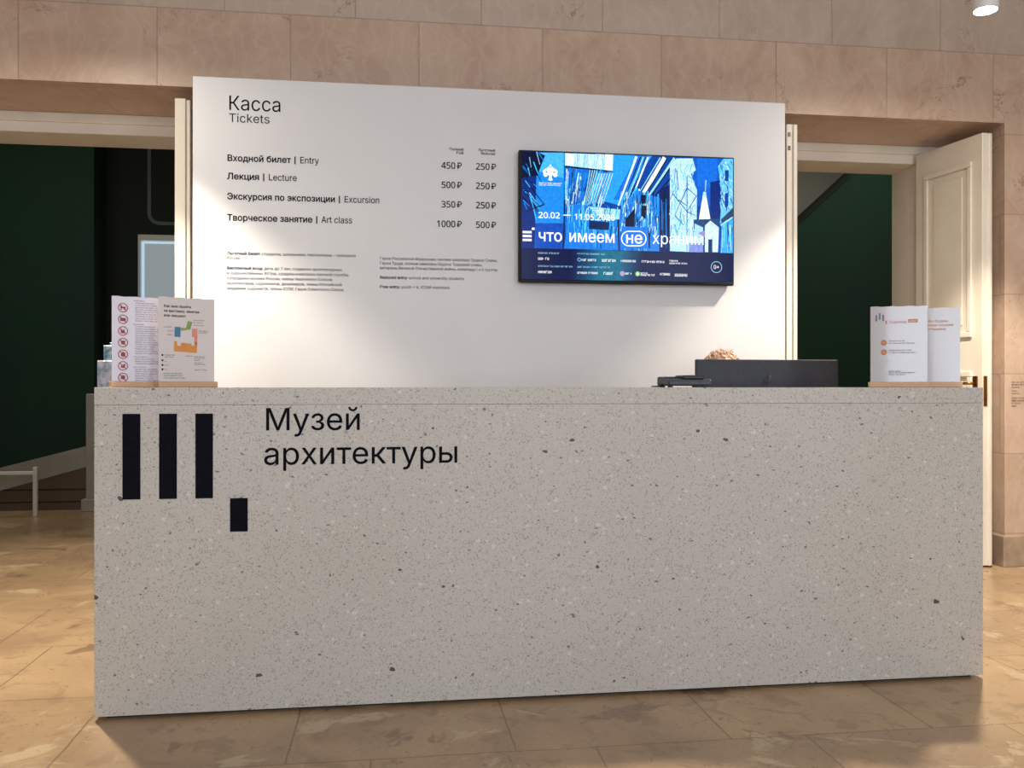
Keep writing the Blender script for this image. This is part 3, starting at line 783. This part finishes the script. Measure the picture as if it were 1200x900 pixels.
for k in range(2): greek(em, x-.062, z-.058-k*.010, .124, .0065, YT, M['screenwhite'], rnd)
em.build('emblem', TV)
cr = MB()
for px, py, wpx in ((134, 577, 112), (334, 580, 142), (134, 644, 180), (334, 647, 166)): x, z = S(px, py); cr = MB(); greek(cr, x, z, wpx*TW/1120, .0085, YT, M['screencyan'], rnd); cr.build('credit_text', TV)
for px, py, wpx, h in ((134, 608, 60, .013), (356, 613, 72, .012), (460, 616, 74, .014), (558, 617, 80, .012), (666, 620, 122, .012), (812, 614, 50, .009), (812, 626, 98, .008), (134, 676, 68, .013), (334, 678, 104, .011), (468, 682, 52, .014), (580, 681, 34, .011), (660, 676, 40, .007), (660, 687, 80, .010), (762, 684, 56, .013), (840, 689, 74, .015)):
    x, z = S(px, py); cr = MB(); greek(cr, x, z, wpx*TW/1120, h, YT, M['screenwhite'], rnd); cr.build('partner_logo', TV)
cr = MB(); x, z = S(343, 606); cr.disc((x, YT, z), .010, M['screencyan'], 18, 'y', .007); cr.build('partner_mark', TV); cr = MB()
x, z = S(565, 676); cr.disc((x, YT, z), .0135, M['screenlilac'], 20); cr.build('partner_mark', TV); cr = MB()
x, z = S(645, 677); cr.disc((x, YT, z), .0135, M['screengreen'], 20); cr.disc((x, YT-.0002, z), .007, M['screenwhite'], 16, 'y', .004)
cr.build('partner_mark', TV)

# ================================================================== sheets in wooden stands
def sheet_stand(loc, rz, Wd, Hh, label, paper, group):
    t = thing('sign_holder', label, 'sign holder', loc, R(rz), group)
    b = MB(); b.box(-.006, Wd+.006, -.022, -.004, 0, .021, M['basewood'], .002, 1); b.box(-.006, Wd+.006, .004, .022, 0, .021, M['basewood'], .002, 1); b.box(-.006, Wd+.006, -.004, .004, 0, .006, M['basewood']); b.build('base', t)
    p = MB()
    n = 10; vs, fs = [], []
    for i in range(n+1):
        for yy in (-.0016, .0016):
            for zz in (.0075, Hh): vs.append((Wd*i/n, yy, zz+(.0012*math.sin(i*2.1) if zz == Hh else 0)))
    for i in range(n):
        k = 4*i; fs += [[k, k+4, k+5, k+1], [k+2, k+3, k+7, k+6], [k+1, k+5, k+7, k+3], [k, k+2, k+6, k+4]]
    fs += [[0, 1, 3, 2], [4*n, 4*n+2, 4*n+3, 4*n+1]]
    p.add(vs, fs, M[paper]); sh = p.build('sheet', t)
    return t, sh
YP = -.0022
# rules with seven red prohibition signs
t, sh = sheet_stand((-.9456, 3.261, ZT), 27, .195, .317, 'upright paper of house rules with seven red prohibition icons, on wooden base', 'papera', 'printed sheets at the left end of the desk')
for k in range(7):
    ic = MB(); cx, cz = .036, .2775-k*.0405
    ic.disc((cx, YP, cz), .0165, M['red'], 28, 'y', .0135)
    ic.add([(cx-.0105, YP, cz+.0085), (cx-.0085, YP, cz+.0105), (cx+.0105, YP, cz-.0085), (cx+.0085, YP, cz-.0105)], [[0, 3, 2, 1]], M['red'])
    shapes = [[(-.008, -.008), (-.008, .004), (-.010, .007), (-.004, .004), (.006, .003), (.009, .006), (.008, -.008), (.005, -.008), (.005, -.002), (-.004, -.002), (-.005, -.008)],
              [(-.009, -.006), (-.009, .005), (.009, .005), (.009, -.006)], [(-.007, -.008), (-.008, .008), (-.002, -.001), (.004, .008), (.007, -.008)],
              [(-.008, .006), (.008, .007), (.005, -.007), (-.005, -.006)], [(-.006, -.008), (-.007, .003), (0, .009), (.008, .004), (.007, -.008)],
              [(-.008, -.006), (-.006, .001), (0, 0), (.003, .008), (.008, .007), (.006, -.008)], [(-.008, -.004), (-.006, .007), (.004, .008), (.008, .001), (.003, -.008)]]
    ic.poly([(cx+a_, cz+b_) for a_, b_ in shapes[k]], YP-.0001, M['red']); ic.build('prohibition_icon', sh)
pr = MB(); rr = random.Random(4); z = .302
for k in range(36):
    hd = k in (0, 10, 24, 28)
    greek(pr, .070 if hd else .076, z, (.06 if hd else .105)*rr.uniform(.55, 1), .0036, YP, M['greyprint'], rr); z -= .0078 if k not in (9, 23, 27) else .0125
pr.build('printed_text', sh)
# route map
t, sh = sheet_stand((-.791, 3.258, ZT), 30, .196, .317, 'upright paper with coloured museum route map, on wooden base at desk left end', 'paperb', 'printed sheets at the left end of the desk')
h = MB()
for k, (s, wd) in enumerate((('Как мне пройти', .095), ('на выставку, занятие', .124), ('или лекцию?', .076))): text(h, s, .018, .281-k*.0165, .0092, YP, M['ink'], wd, .02)
h.build('heading_text', sh)
mp = MB()
def G(pts, mt): mp.poly([(.196*(a_-640)/460, .317-(b_-50)*.317/800) for a_, b_ in pts], YP, M[mt])
G([(770, 312), (818, 312), (818, 402), (768, 400)], 'blue'); G([(820, 318), (862, 320), (878, 254), (916, 262), (898, 330), (820, 346)], 'greenprint')
G([(912, 322), (958, 322), (955, 470), (930, 470), (932, 400), (912, 396)], 'pink')
G([(766, 440), (790, 440), (790, 478), (820, 480), (820, 452), (908, 458), (908, 474), (934, 474), (936, 440), (956, 440), (952, 540), (764, 530)], 'orange')
mp.build('map', sh)
pr = MB()
for px, py, w_ in ((685, 312, 70), (715, 345, 45), (715, 380, 45), (925, 243, 90), (925, 265, 80), (925, 288, 90), (968, 338, 80), (968, 354, 80), (690, 560, 90), (690, 578, 80), (690, 618, 20), (690, 650, 40), (690, 686, 30), (860, 566, 60), (932, 570, 90), (932, 584, 90), (932, 602, 50), (932, 626, 70), (932, 640, 95), (932, 690, 105), (682, 724, 160), (682, 744, 150), (682, 764, 175)):
    pr = MB(); greek(pr, .196*(px-640)/460, .317-(py-50)*.317/800-.003, .196*w_/460, .0034, YP, M['greyprint'], rr); pr.build('printed_text', sh)
for py in (560, 606, 648, 686): pr = MB(); pr.disc((.196*(672-640)/460, YP, .317-(py-50)*.317/800-.002), .0035, M['ink'], 12); pr.build('map_key_dot', sh)
# audio guide card
t, sh = sheet_stand((1.852, 3.246, ZT), -22, .203, .312, 'glossy upright card with three small bars and two orange dots, nearer right end of desk', 'papersleeve', 'printed cards at the right end of the desk')
p = MB()
def U(px, py): return (.203*(px-75)/530, .312-(py-80)*.312/760)
for px, a_, b_ in ((122, 160, 218), (154, 142, 204), (187, 158, 216)): x, z0 = U(px, b_); _, z1 = U(px, a_); p.quad(x, x+.0055, z0, z1, YP, M['greyprint'])
x, z = U(215, 245); p.quad(x, x+.0055, z, z+.013, YP, M['brownorange']); p.build('logo_bars', sh)
p = MB(); x, z = U(250, 238); text(p, 'Аудиогид', x, z, .0105, YP, M['brownorange'], .062, .008); p.build('heading_text', sh)
p = MB(); x, z = U(428, 234); p.quad(x, x+.034, z, z+.013, YP, M['brownorange']); greek(p, x+.004, z+.003, .027, .006, YP-.0002, M['papersleeve'], rr)
p.build('orange_pill', sh)
for py in (421, 510): p = MB(); x, z = U(200, py); p.disc((x, YP, z), .0112, M['brownorange'], 24); greek(p, x-.006, z-.0025, .013, .005, YP-.0002, M['papersleeve'], rr); p.build('orange_dot', sh)
p = MB()
for px, py, w_ in ((246, 410, 155), (246, 432, 240), (246, 498, 220), (246, 520, 262), (246, 694, 115), (246, 708, 250), (246, 726, 150)):
    x, z = U(px, py); greek(p, x, z, .203*w_/530, .0045, YP, M['greyprint'], rr)
    if py in (432, 520, 726): p.build('printed_text', sh); p = MB()
# feedback card (its square code is left off)
t, sh = sheet_stand((2.000, 3.270, ZT), -24, .205, .309, 'glossy upright card with three lines of orange writing, at far right desk corner', 'papersleeve', 'printed cards at the right end of the desk')
p = MB()
for k, (s, wd) in enumerate((('Мы будем', .083), ('рады вашим', .104), ('отзывам', .076))): text(p, s, .086, .253-k*.0155, .0105, YP, M['brownorange'], wd*.92, .012)
p.build('heading_text', sh)

# ================================================================== leaflets on a stand behind the desk
t = thing('leaflet_stand', 'slim leaflet stand behind the left end of the desk, mostly hidden', 'stand', (-1.12, 4.03, 0))
MB().lathe([(0, 0), (.11, 0), (.11, .012), (.02, .022), (0, .022)], M['steel']).build('base', t)
MB().tube([(0, 0, .02), (0, 0, 1.0)], .011, M['steel']).build('pole', t)
tr = MB(); tr.box(-.097, .125, -.05, .06, 1.0, 1.008, M['steel']); tr.box(-.097, .125, -.05, -.047, 1.008, 1.03, M['steel']); tr.build('tray', t)
for (x0, z1, yy, mt, lb) in ((-1.214, 1.2125, 3.990, 'leafletwhite', 'lowest pale leaflet peeping out left of the rules sheet'), (-1.195, 1.278, 4.012, 'leaflet', 'middle blue-grey leaflet peeping out left of the rules sheet'), (-1.176, 1.292, 4.034, 'leaflet', 'tallest blue-grey leaflet half hidden by the rules sheet')):
    o = MB().box(0, .12, -.004, .004, 0, z1-1.0085, M[mt], .001, 1).build('leaflet'); o.location = (x0, yy, 1.0085)
    tag(o, lb, 'leaflet', 'leaflets at the left end of the desk')

# ================================================================== monitor and telephone
t = thing('computer_monitor', 'charcoal back of a wide computer monitor on the desk', 'monitor', (1.606, 3.66, .7405))
b = MB(); b.box(-.318, .318, -.030, -.004, .115, .478, M['monitor'], .005); b.box(-.17, .17, -.048, -.030, .17, .36, M['monitor'], .012); b.build('casing', t)
MB().box(-.312, .312, -.004, -.002, .122, .472, M['bezel']).build('screen', t)
b = MB(); b.box(-.03, .03, -.062, -.048, .012, .30, M['monitor'], .004); b.build('stand_neck', t)
b = MB(); b.box(-.12, .12, -.12, .07, 0, .012, M['monitor'], .004); b.build('stand_foot', t)
b = MB(); b.tube([(-.02, -.055, .375), (-.012, -.058, .385), (-.004, -.056, .40), (.0, -.04, .41)], .003, M['phone']); b.build('bent_stick', t)  # thin bent stick on the back of the casing
t = thing('telephone', 'low graphite desk telephone left of the monitor on the counter', 'telephone', (1.121, 3.30, ZT))
b = MB()
for x in (-.07, .06): 
    for yy in (-.05, .05): b.box(x-.008, x+.008, yy-.008, yy+.008, 0, .006, M['phonedark'])
bm = bmesh.new(); bmesh.ops.create_cube(bm, size=1.0)
for v in bm.verts: v.co = Vector((v.co.x*.168, v.co.y*.15, .006+(v.co.z+.5)*(.022 if v.co.y < 0 else .036)))
bmesh.ops.bevel(bm, geom=bm.edges[:], offset=.007, segments=3, affect='EDGES', profile=.5); b.bm(bm, M['phone']); b.build('body', t)
b = MB(); b.box(-.018, .062, -.05, .055, .030, .046, M['phonedark'], .005, 2); b.build('handset', t)
b = MB(); b.box(.055, .088, -.06, .06, .008, .033, M['phone'], .008, 3); b.build('cradle_end', t)
b = MB()
for i in range(3):
    for j in range(4): b.box(-.07+i*.016, -.059+i*.016, -.055+j*.022, -.042+j*.022, .024, .0305+j*.0035, M['phonedark'], .001, 1)
b.build('keypad', t)
b = MB(); b.tube([(-.078, .0, .016), (-.088, .0, .010), (-.095, .01, .004), (-.10, .05, .004), (-.09, .12, .004)], .003, M['phonedark']); b.build('cord', t)

# ================================================================== seated cashier
PX, PY = 1.690, 4.36
ch = thing('office_chair', 'dark office chair under the cashier behind the desk', 'chair', (PX, PY+.06, 0))
b = MB(); b.box(-.24, .24, -.22, .20, .35, .411, M['chair'], .025, 3); b.build('seat', ch)
b = MB(); b.box(-.21, .21, .235, .28, .52, .88, M['chair'], .025, 3); b.build('backrest', ch)
b = MB(); b.box(-.03, .03, .10, .28, .325, .349, M['bezel']); b.box(-.03, .03, .281, .30, .325, .70, M['bezel'], .005); b.build('back_bracket', ch)
b = MB(); b.tube([(0, 0, .09), (0, 0, .349)], .025, M['steel']); b.build('gas_column', ch)
for k in range(5):
    q = 2*math.pi*k/5+.3; b = MB(); b.tube([(0, 0, .10), (.25*math.cos(q), .25*math.sin(q), .065)], [.024, .016], M['bezel']); b.ell((.25*math.cos(q), .25*math.sin(q), .028), (.028, .028, .028), M['bezel']); b.build('leg', ch)

def capsule(mb, a, b_, ra, rb, mt, n=14, steps=6):
    a, b_ = Vector(a), Vector(b_); mb.tube([a.lerp(b_, i/steps) for i in range(steps+1)], [ra+(rb-ra)*i/steps for i in range(steps+1)], mt, n)
    mb.ell(a, (ra,)*3, mt, None, n); mb.ell(b_, (rb,)*3, mt, None, n)
def fuse(mb, name, parent, voxel, mt, smooth_it=6):
    o = mb.build(name, None); md = o.modifiers.new('r', 'REMESH'); md.mode = 'VOXEL'; md.voxel_size = voxel; md.use_smooth_shade = True
    sm = o.modifiers.new('s', 'SMOOTH'); sm.factor = .5; sm.iterations = smooth_it
    bpy.context.view_layer.update(); dg = bpy.context.evaluated_depsgraph_get()
    me = bpy.data.meshes.new_from_object(o.evaluated_get(dg)); me.name = name
    me.materials.clear(); me.materials.append(mt)
    for p in me.polygons: p.use_smooth = True; p.material_index = 0
    bpy.data.objects.remove(o); r = bpy.data.objects.new(name, me); COL.objects.link(r)
    if parent: r.parent = parent
    return r
# joints, local to the person (facing -y), floor at z = 0
J = dict(pel=(0, .06, .53), waist=(0, .07, .68), chest=(0, .05, .86), neck=(0, .03, .995), head=(0, -.01, 1.145))
def limbs(sg): return dict(sh=(sg*.17, .04, .945), el=(sg*.215, -.04, .70), wr=(sg*.10, -.24, .775), hip=(sg*.09, .04, .51), kn=(sg*.12, -.36, .53), an=(sg*.12, -.30, .09), toe=(sg*.13, -.47, .03))
sk = M['skin']; b = MB()
capsule(b, J['pel'], J['waist'], .125, .12, sk); capsule(b, J['waist'], J['chest'], .12, .125, sk); b.ell((0, .05, .89), (.165, .095, .10), sk); b.ell((0, .06, .52), (.165, .13, .095), sk)
capsule(b, (0, .04, .93), (0, .005, 1.06), .055, .05, sk)
b.ell((0, .012, 1.165), (.073, .092, .098), sk); b.ell((0, -.025, 1.105), (.055, .062, .062), sk); b.ell((0, -.060, 1.070), (.026, .022, .020), sk)      # cranium, jaw, chin
b.ell((0, -.094, 1.130), (.011, .017, .012), sk); capsule(b, (0, -.076, 1.165), (0, -.098, 1.135), .008, .010, sk, 8, 3)                                  # nose
for sg in (-1, 1):
    b.ell((sg*.036, -.066, 1.125), (.022, .018, .018), sk); b.ell((sg*.074, .010, 1.140), (.010, .018, .030), sk, Matrix.Rotation(sg*.25, 3, 'Z')); b.ell((sg*.03, -.074, 1.171), (.023, .011, .010), sk); b.ell((sg*.031, -.067, 1.158), (.019, .0125, .0065), sk)
    l = limbs(sg)
    capsule(b, l['sh'], l['el'], .052, .040, sk); capsule(b, l['el'], l['wr'], .040, .027, sk); capsule(b, l['hip'], l['kn'], .082, .056, sk); capsule(b, l['kn'], l['an'], .056, .036, sk); capsule(b, l['an'], l['toe'], .036, .030, sk)
    wv = Vector(l['wr']); pm = wv+Vector((-sg*.02, -.055, -.012)); b.ell(pm, (.040, .046, .016), sk)
    for k, (fx, ln) in enumerate(((-.030, .066), (-.010, .074), (.010, .070), (.029, .056))):
        r0 = pm+Vector((fx, -.035, .004)); r1 = r0+Vector((fx*.12, -ln*.5, .004)); r2 = r1+Vector((0, -ln*.32, -.010)); r3 = r2+Vector((0, -ln*.16, -.012))
        capsule(b, r0, r1, .0088, .0082, sk, 8, 3); capsule(b, r1, r2, .0082, .0076, sk, 8, 3); capsule(b, r2, r3, .0076, .007, sk, 8, 2)
    tb = pm+Vector((-sg*.030, .01, 0)); capsule(b, tb, tb+Vector((-sg*.028, -.030, -.006)), .0105, .009, sk, 8, 3); capsule(b, tb+Vector((-sg*.028, -.030, -.006)), tb+Vector((-sg*.032, -.056, -.012)), .009, .0078, sk, 8, 3)
person = fuse(b, 'person', None, .006, sk, 4); person.location = (PX, PY, 0.012)
tag(person, 'seated person with curly strawberry blond hair, mostly hidden behind the monitor', 'person')
b = MB(); c_ = M['sweater']
capsule(b, (0, .06, .605), J['waist'], .146, .140, c_); capsule(b, J['waist'], J['chest'], .140, .142, c_); b.ell((0, .05, .89), (.182, .112, .108), c_)
capsule(b, (0, .045, .93), (0, .03, .985), .085, .064, c_)
for sg in (-1, 1):
    l = limbs(sg); e = Vector(l['el']); wv = Vector(l['wr']); capsule(b, l['sh'], l['el'], .0625, .050, c_); capsule(b, l['el'], e.lerp(wv, .9), .050, .038, c_)
fuse(b, 'sweater', person, .009, c_)
b = MB(); c_ = M['trousers']; b.ell((0, .06, .525), (.182, .150, .088), c_)
for sg in (-1, 1):
    l = limbs(sg); k_ = Vector(l['kn']); an = Vector(l['an']); capsule(b, l['hip'], l['kn'], .094, .070, c_); capsule(b, l['kn'], k_.lerp(an, .92), .070, .056, c_)
fuse(b, 'trousers', person, .009, c_)
for sg in (-1, 1):
    l = limbs(sg); b = MB(); b.ell((sg*.127, -.385, .042), (.046, .132, .040), M['shoe']); b.box(sg*.127-.042, sg*.127+.042, -.50, -.27, .0, .016, M['shoe'], .006, 2); b.ell((sg*.12, -.30, .065), (.044, .052, .050), M['shoe']); b.build('shoe', person)
    b = MB(); b.ell((sg*.030, -.0680, 1.150), (.0125, .0105, .0075), M['eyewhite']); b.ell((sg*.030, -.0775, 1.150), (.0048, .0022, .0048), M['iris']); b.build('eye', person)
b = MB(); b.ell((0, -.0855, 1.096), (.022, .006, .006), M['lip']); b.build('mouth', person)
# curly hair: a cap of many short locks
rh = random.Random(5); b = MB()
b.ell((0, .028, 1.182), (.084, .088, .088), M['hair']); b.ell((0, .065, 1.12), (.078, .058, .085), M['hair'])
for k in range(420):
    th = rh.uniform(0, 2*math.pi); ph = math.acos(rh.uniform(-.35, 1)); d_ = Vector((math.sin(ph)*math.cos(th), math.sin(ph)*math.sin(th), math.cos(ph)))
    if d_.y < -.45 and d_.z < .45: continue
    lobe = 1.0+.05*min(1, abs(d_.x)/.4)
    o_ = Vector((0, .026, 1.178))+Vector((d_.x*.088, d_.y*.090, d_.z*.092))*lobe
    tdir = d_.orthogonal().normalized(); tdir = Matrix.Rotation(rh.uniform(0, 6.28), 3, d_) @ tdir; s2 = d_.cross(tdir)
    rad = rh.uniform(.006, .013); pts = []
    turns = rh.uniform(.6, 1.3); L0 = rh.uniform(.010, .030)
    for i in range(9):
        q = i/8; a_ = q*turns*2*math.pi
        pts.append(o_+tdir*(L0*(q-.5)*2+rad*.5*math.sin(a_))+d_*(rad*(1-math.cos(a_))*.5-.002)+s2*rad*.6*math.sin(a_*.7))
    b.tube(pts, [.0018+.0022*math.sin(math.pi*(i+.5)/9) for i in range(9)], M['hair'], 5)
# a few loose curls at the crown
for (x, yy, hh, sg) in ((-.030, -.01, .022, 1), (-.022, .0, .016, 1), (.046, -.01, .014, -1), (.03, .0, .010, -1), (-.006, -.02, .012, -1)):
    base = Vector((x, yy, 1.255)); b.tube([base+Vector((sg*.012*math.sin(q*3.4), -.004*q, .012+hh*math.sin(q*2.2))) for q in [i/8 for i in range(9)]], [.0028-.0018*i/8 for i in range(9)], M['hair'], 5)
b.build('hair', person)

# ================================================================== beyond the left doorway
t = thing('ramp', 'grey sloping ramp parapet above dark boards beyond the left doorway', 'ramp', (0, 8.5, 0))
b = MB(); prof = [(-5.6, 0), (-2.655, 0), (-2.655, .405), (-5.6, -.40)]
zL = lambda x: .405+(x+2.655)*.279
b = MB(); b.prism([(-4.05, 0), (-2.66, 0), (-2.66, zL(-2.66)-.012), (-4.05, max(.012, zL(-4.05)-.012))], .02, 2.2, M['rampside'])
for k in range(2): b.box(-4.05 if k == 0 else -3.4, -2.66, .012, .021, .07+.11*k, .078+.11*k, M['blackgap'])
b.build('side_boards', t)
b = MB(); b.prism([(-4.05, zL(-4.05)-.012), (-2.66, zL(-2.66)-.012), (-2.66, zL(-2.66)+.175), (-4.05, zL(-4.05)+.205)], 0, .07, M['ramp']); b.build('parapet', t)
b = MB(); b.prism([(-4.05, zL(-4.05)-.012), (-2.66, zL(-2.66)-.012), (-2.66, zL(-2.66)+.006), (-4.05, zL(-4.05)+.006)], .071, 2.22, M['ramp']); b.build('deck', t)
t = thing('newel_post', 'pale square post at the end of the ramp beside the desk', 'post', (-2.60, 8.43, 0))
b = MB(); b.box(-.05, .05, -.05, .05, .0, 1.045, M['ramp'], .01, 2); b.build('shaft', t)
b = MB(); b.box(-.085, .07, -.07, .07, 0, .11, M['ramp'], .008, 2); b.build('foot', t)
t = thing('barrier_rail', 'thin white low barrier rail standing in front of the ramp', 'barrier', (-2.98, 8.14, 0))
for x in (0, -1.2): MB().box(x-.017, x+.017, -.017, .017, 0, .42, M['whitepaint'], .004, 1).build('post', t)
MB().box(-1.22, .005, -.012, .012, .355, .385, M['whitepaint'], .004, 1).build('rail', t)
MB().box(-.37, -.30, -.02, .02, .13, .385, M['whitepaint'], .004, 1).build('block', t)
t = thing('display_case', 'pale lit display case glimpsed between door leaf and rules sheet', 'display case', (-2.55, 11.1, 0))
b = MB(); b.box(-.34, .34, -.02, .095, .9, 2.84, M['caseglow']); b.build('panel', t)  # panel glows in place of being lit by a lamp
b = MB()
for x0, x1, z0, z1 in ((-.36, -.34, .88, 2.90), (.34, .36, .88, 2.90), (-.34, .34, 2.84, 2.90)): b.box(x0, x1, -.06, .095, z0, z1, M['greyplaster'], .004, 1)
b.build('frame', t)
b = MB(); b.box(-.325, -.295, -.034, -.021, .92, 2.82, M['tube']); b.box(-.30, .30, -.034, -.021, 2.80, 2.825, M['tube']); b.build('bright_edge', t)  # glowing strips draw the bright left and top edges
b = MB(); b.box(-.30, .30, -.06, .095, 0, .88, M['rampside']); b.build('cabinet', t)
# rounded outline painted on the dark wall
b = MB(); x0, x1, z0, z1, r, wd = -2.84, -1.6, 3.04, 4.4, .14, .042
ol, il = [], []
for cx, cz, q0 in ((x1-r, z1-r, 0), (x0+r, z1-r, 90), (x0+r, z0+r, 180), (x1-r, z0+r, 270)):
    for k in range(7): q = R(q0+15*k); ol.append((cx+r*math.cos(q), cz+r*math.sin(q))); il.append((cx+(r-wd)*math.cos(q), cz+(r-wd)*math.sin(q)))
n = len(ol); vs = [(x, -.012, z) for x, z in ol]+[(x, -.012, z) for x, z in il]+[(x, 0, z) for x, z in ol]+[(x, 0, z) for x, z in il]
fs = []
for i in range(n): j = (i+1) % n; fs += [[i, n+i, n+j, j], [i, j, 2*n+j, 2*n+i], [n+i, 3*n+i, 3*n+j, n+j]]
o = b.add(vs, fs, M['outline']).build('wall_frame'); o.location = (0, YFAR-.001, 0)
tag(o, 'thin pale frame with rounded corners on the dark wall beyond left doorway', 'frame')

# wall text on the right pier
b = MB(); rr = random.Random(8)
for k, (z, w_) in enumerate(((1.128, .10), (1.112, .12), (1.096, .06), (1.074, .045), (1.058, .05), (1.030, .11), (1.014, .12), (0.998, .07), (.982, .04))): greek(b, 0, z, w_, .009, 0, M['ink'] if k in (1, 6) else M['greyprint'], rr)
o = b.build('wall_lettering'); o.location = (3.796, YW-.0015, 0)
tag(o, 'small block of dark lettering on the marble pier right of the doorway', 'lettering')
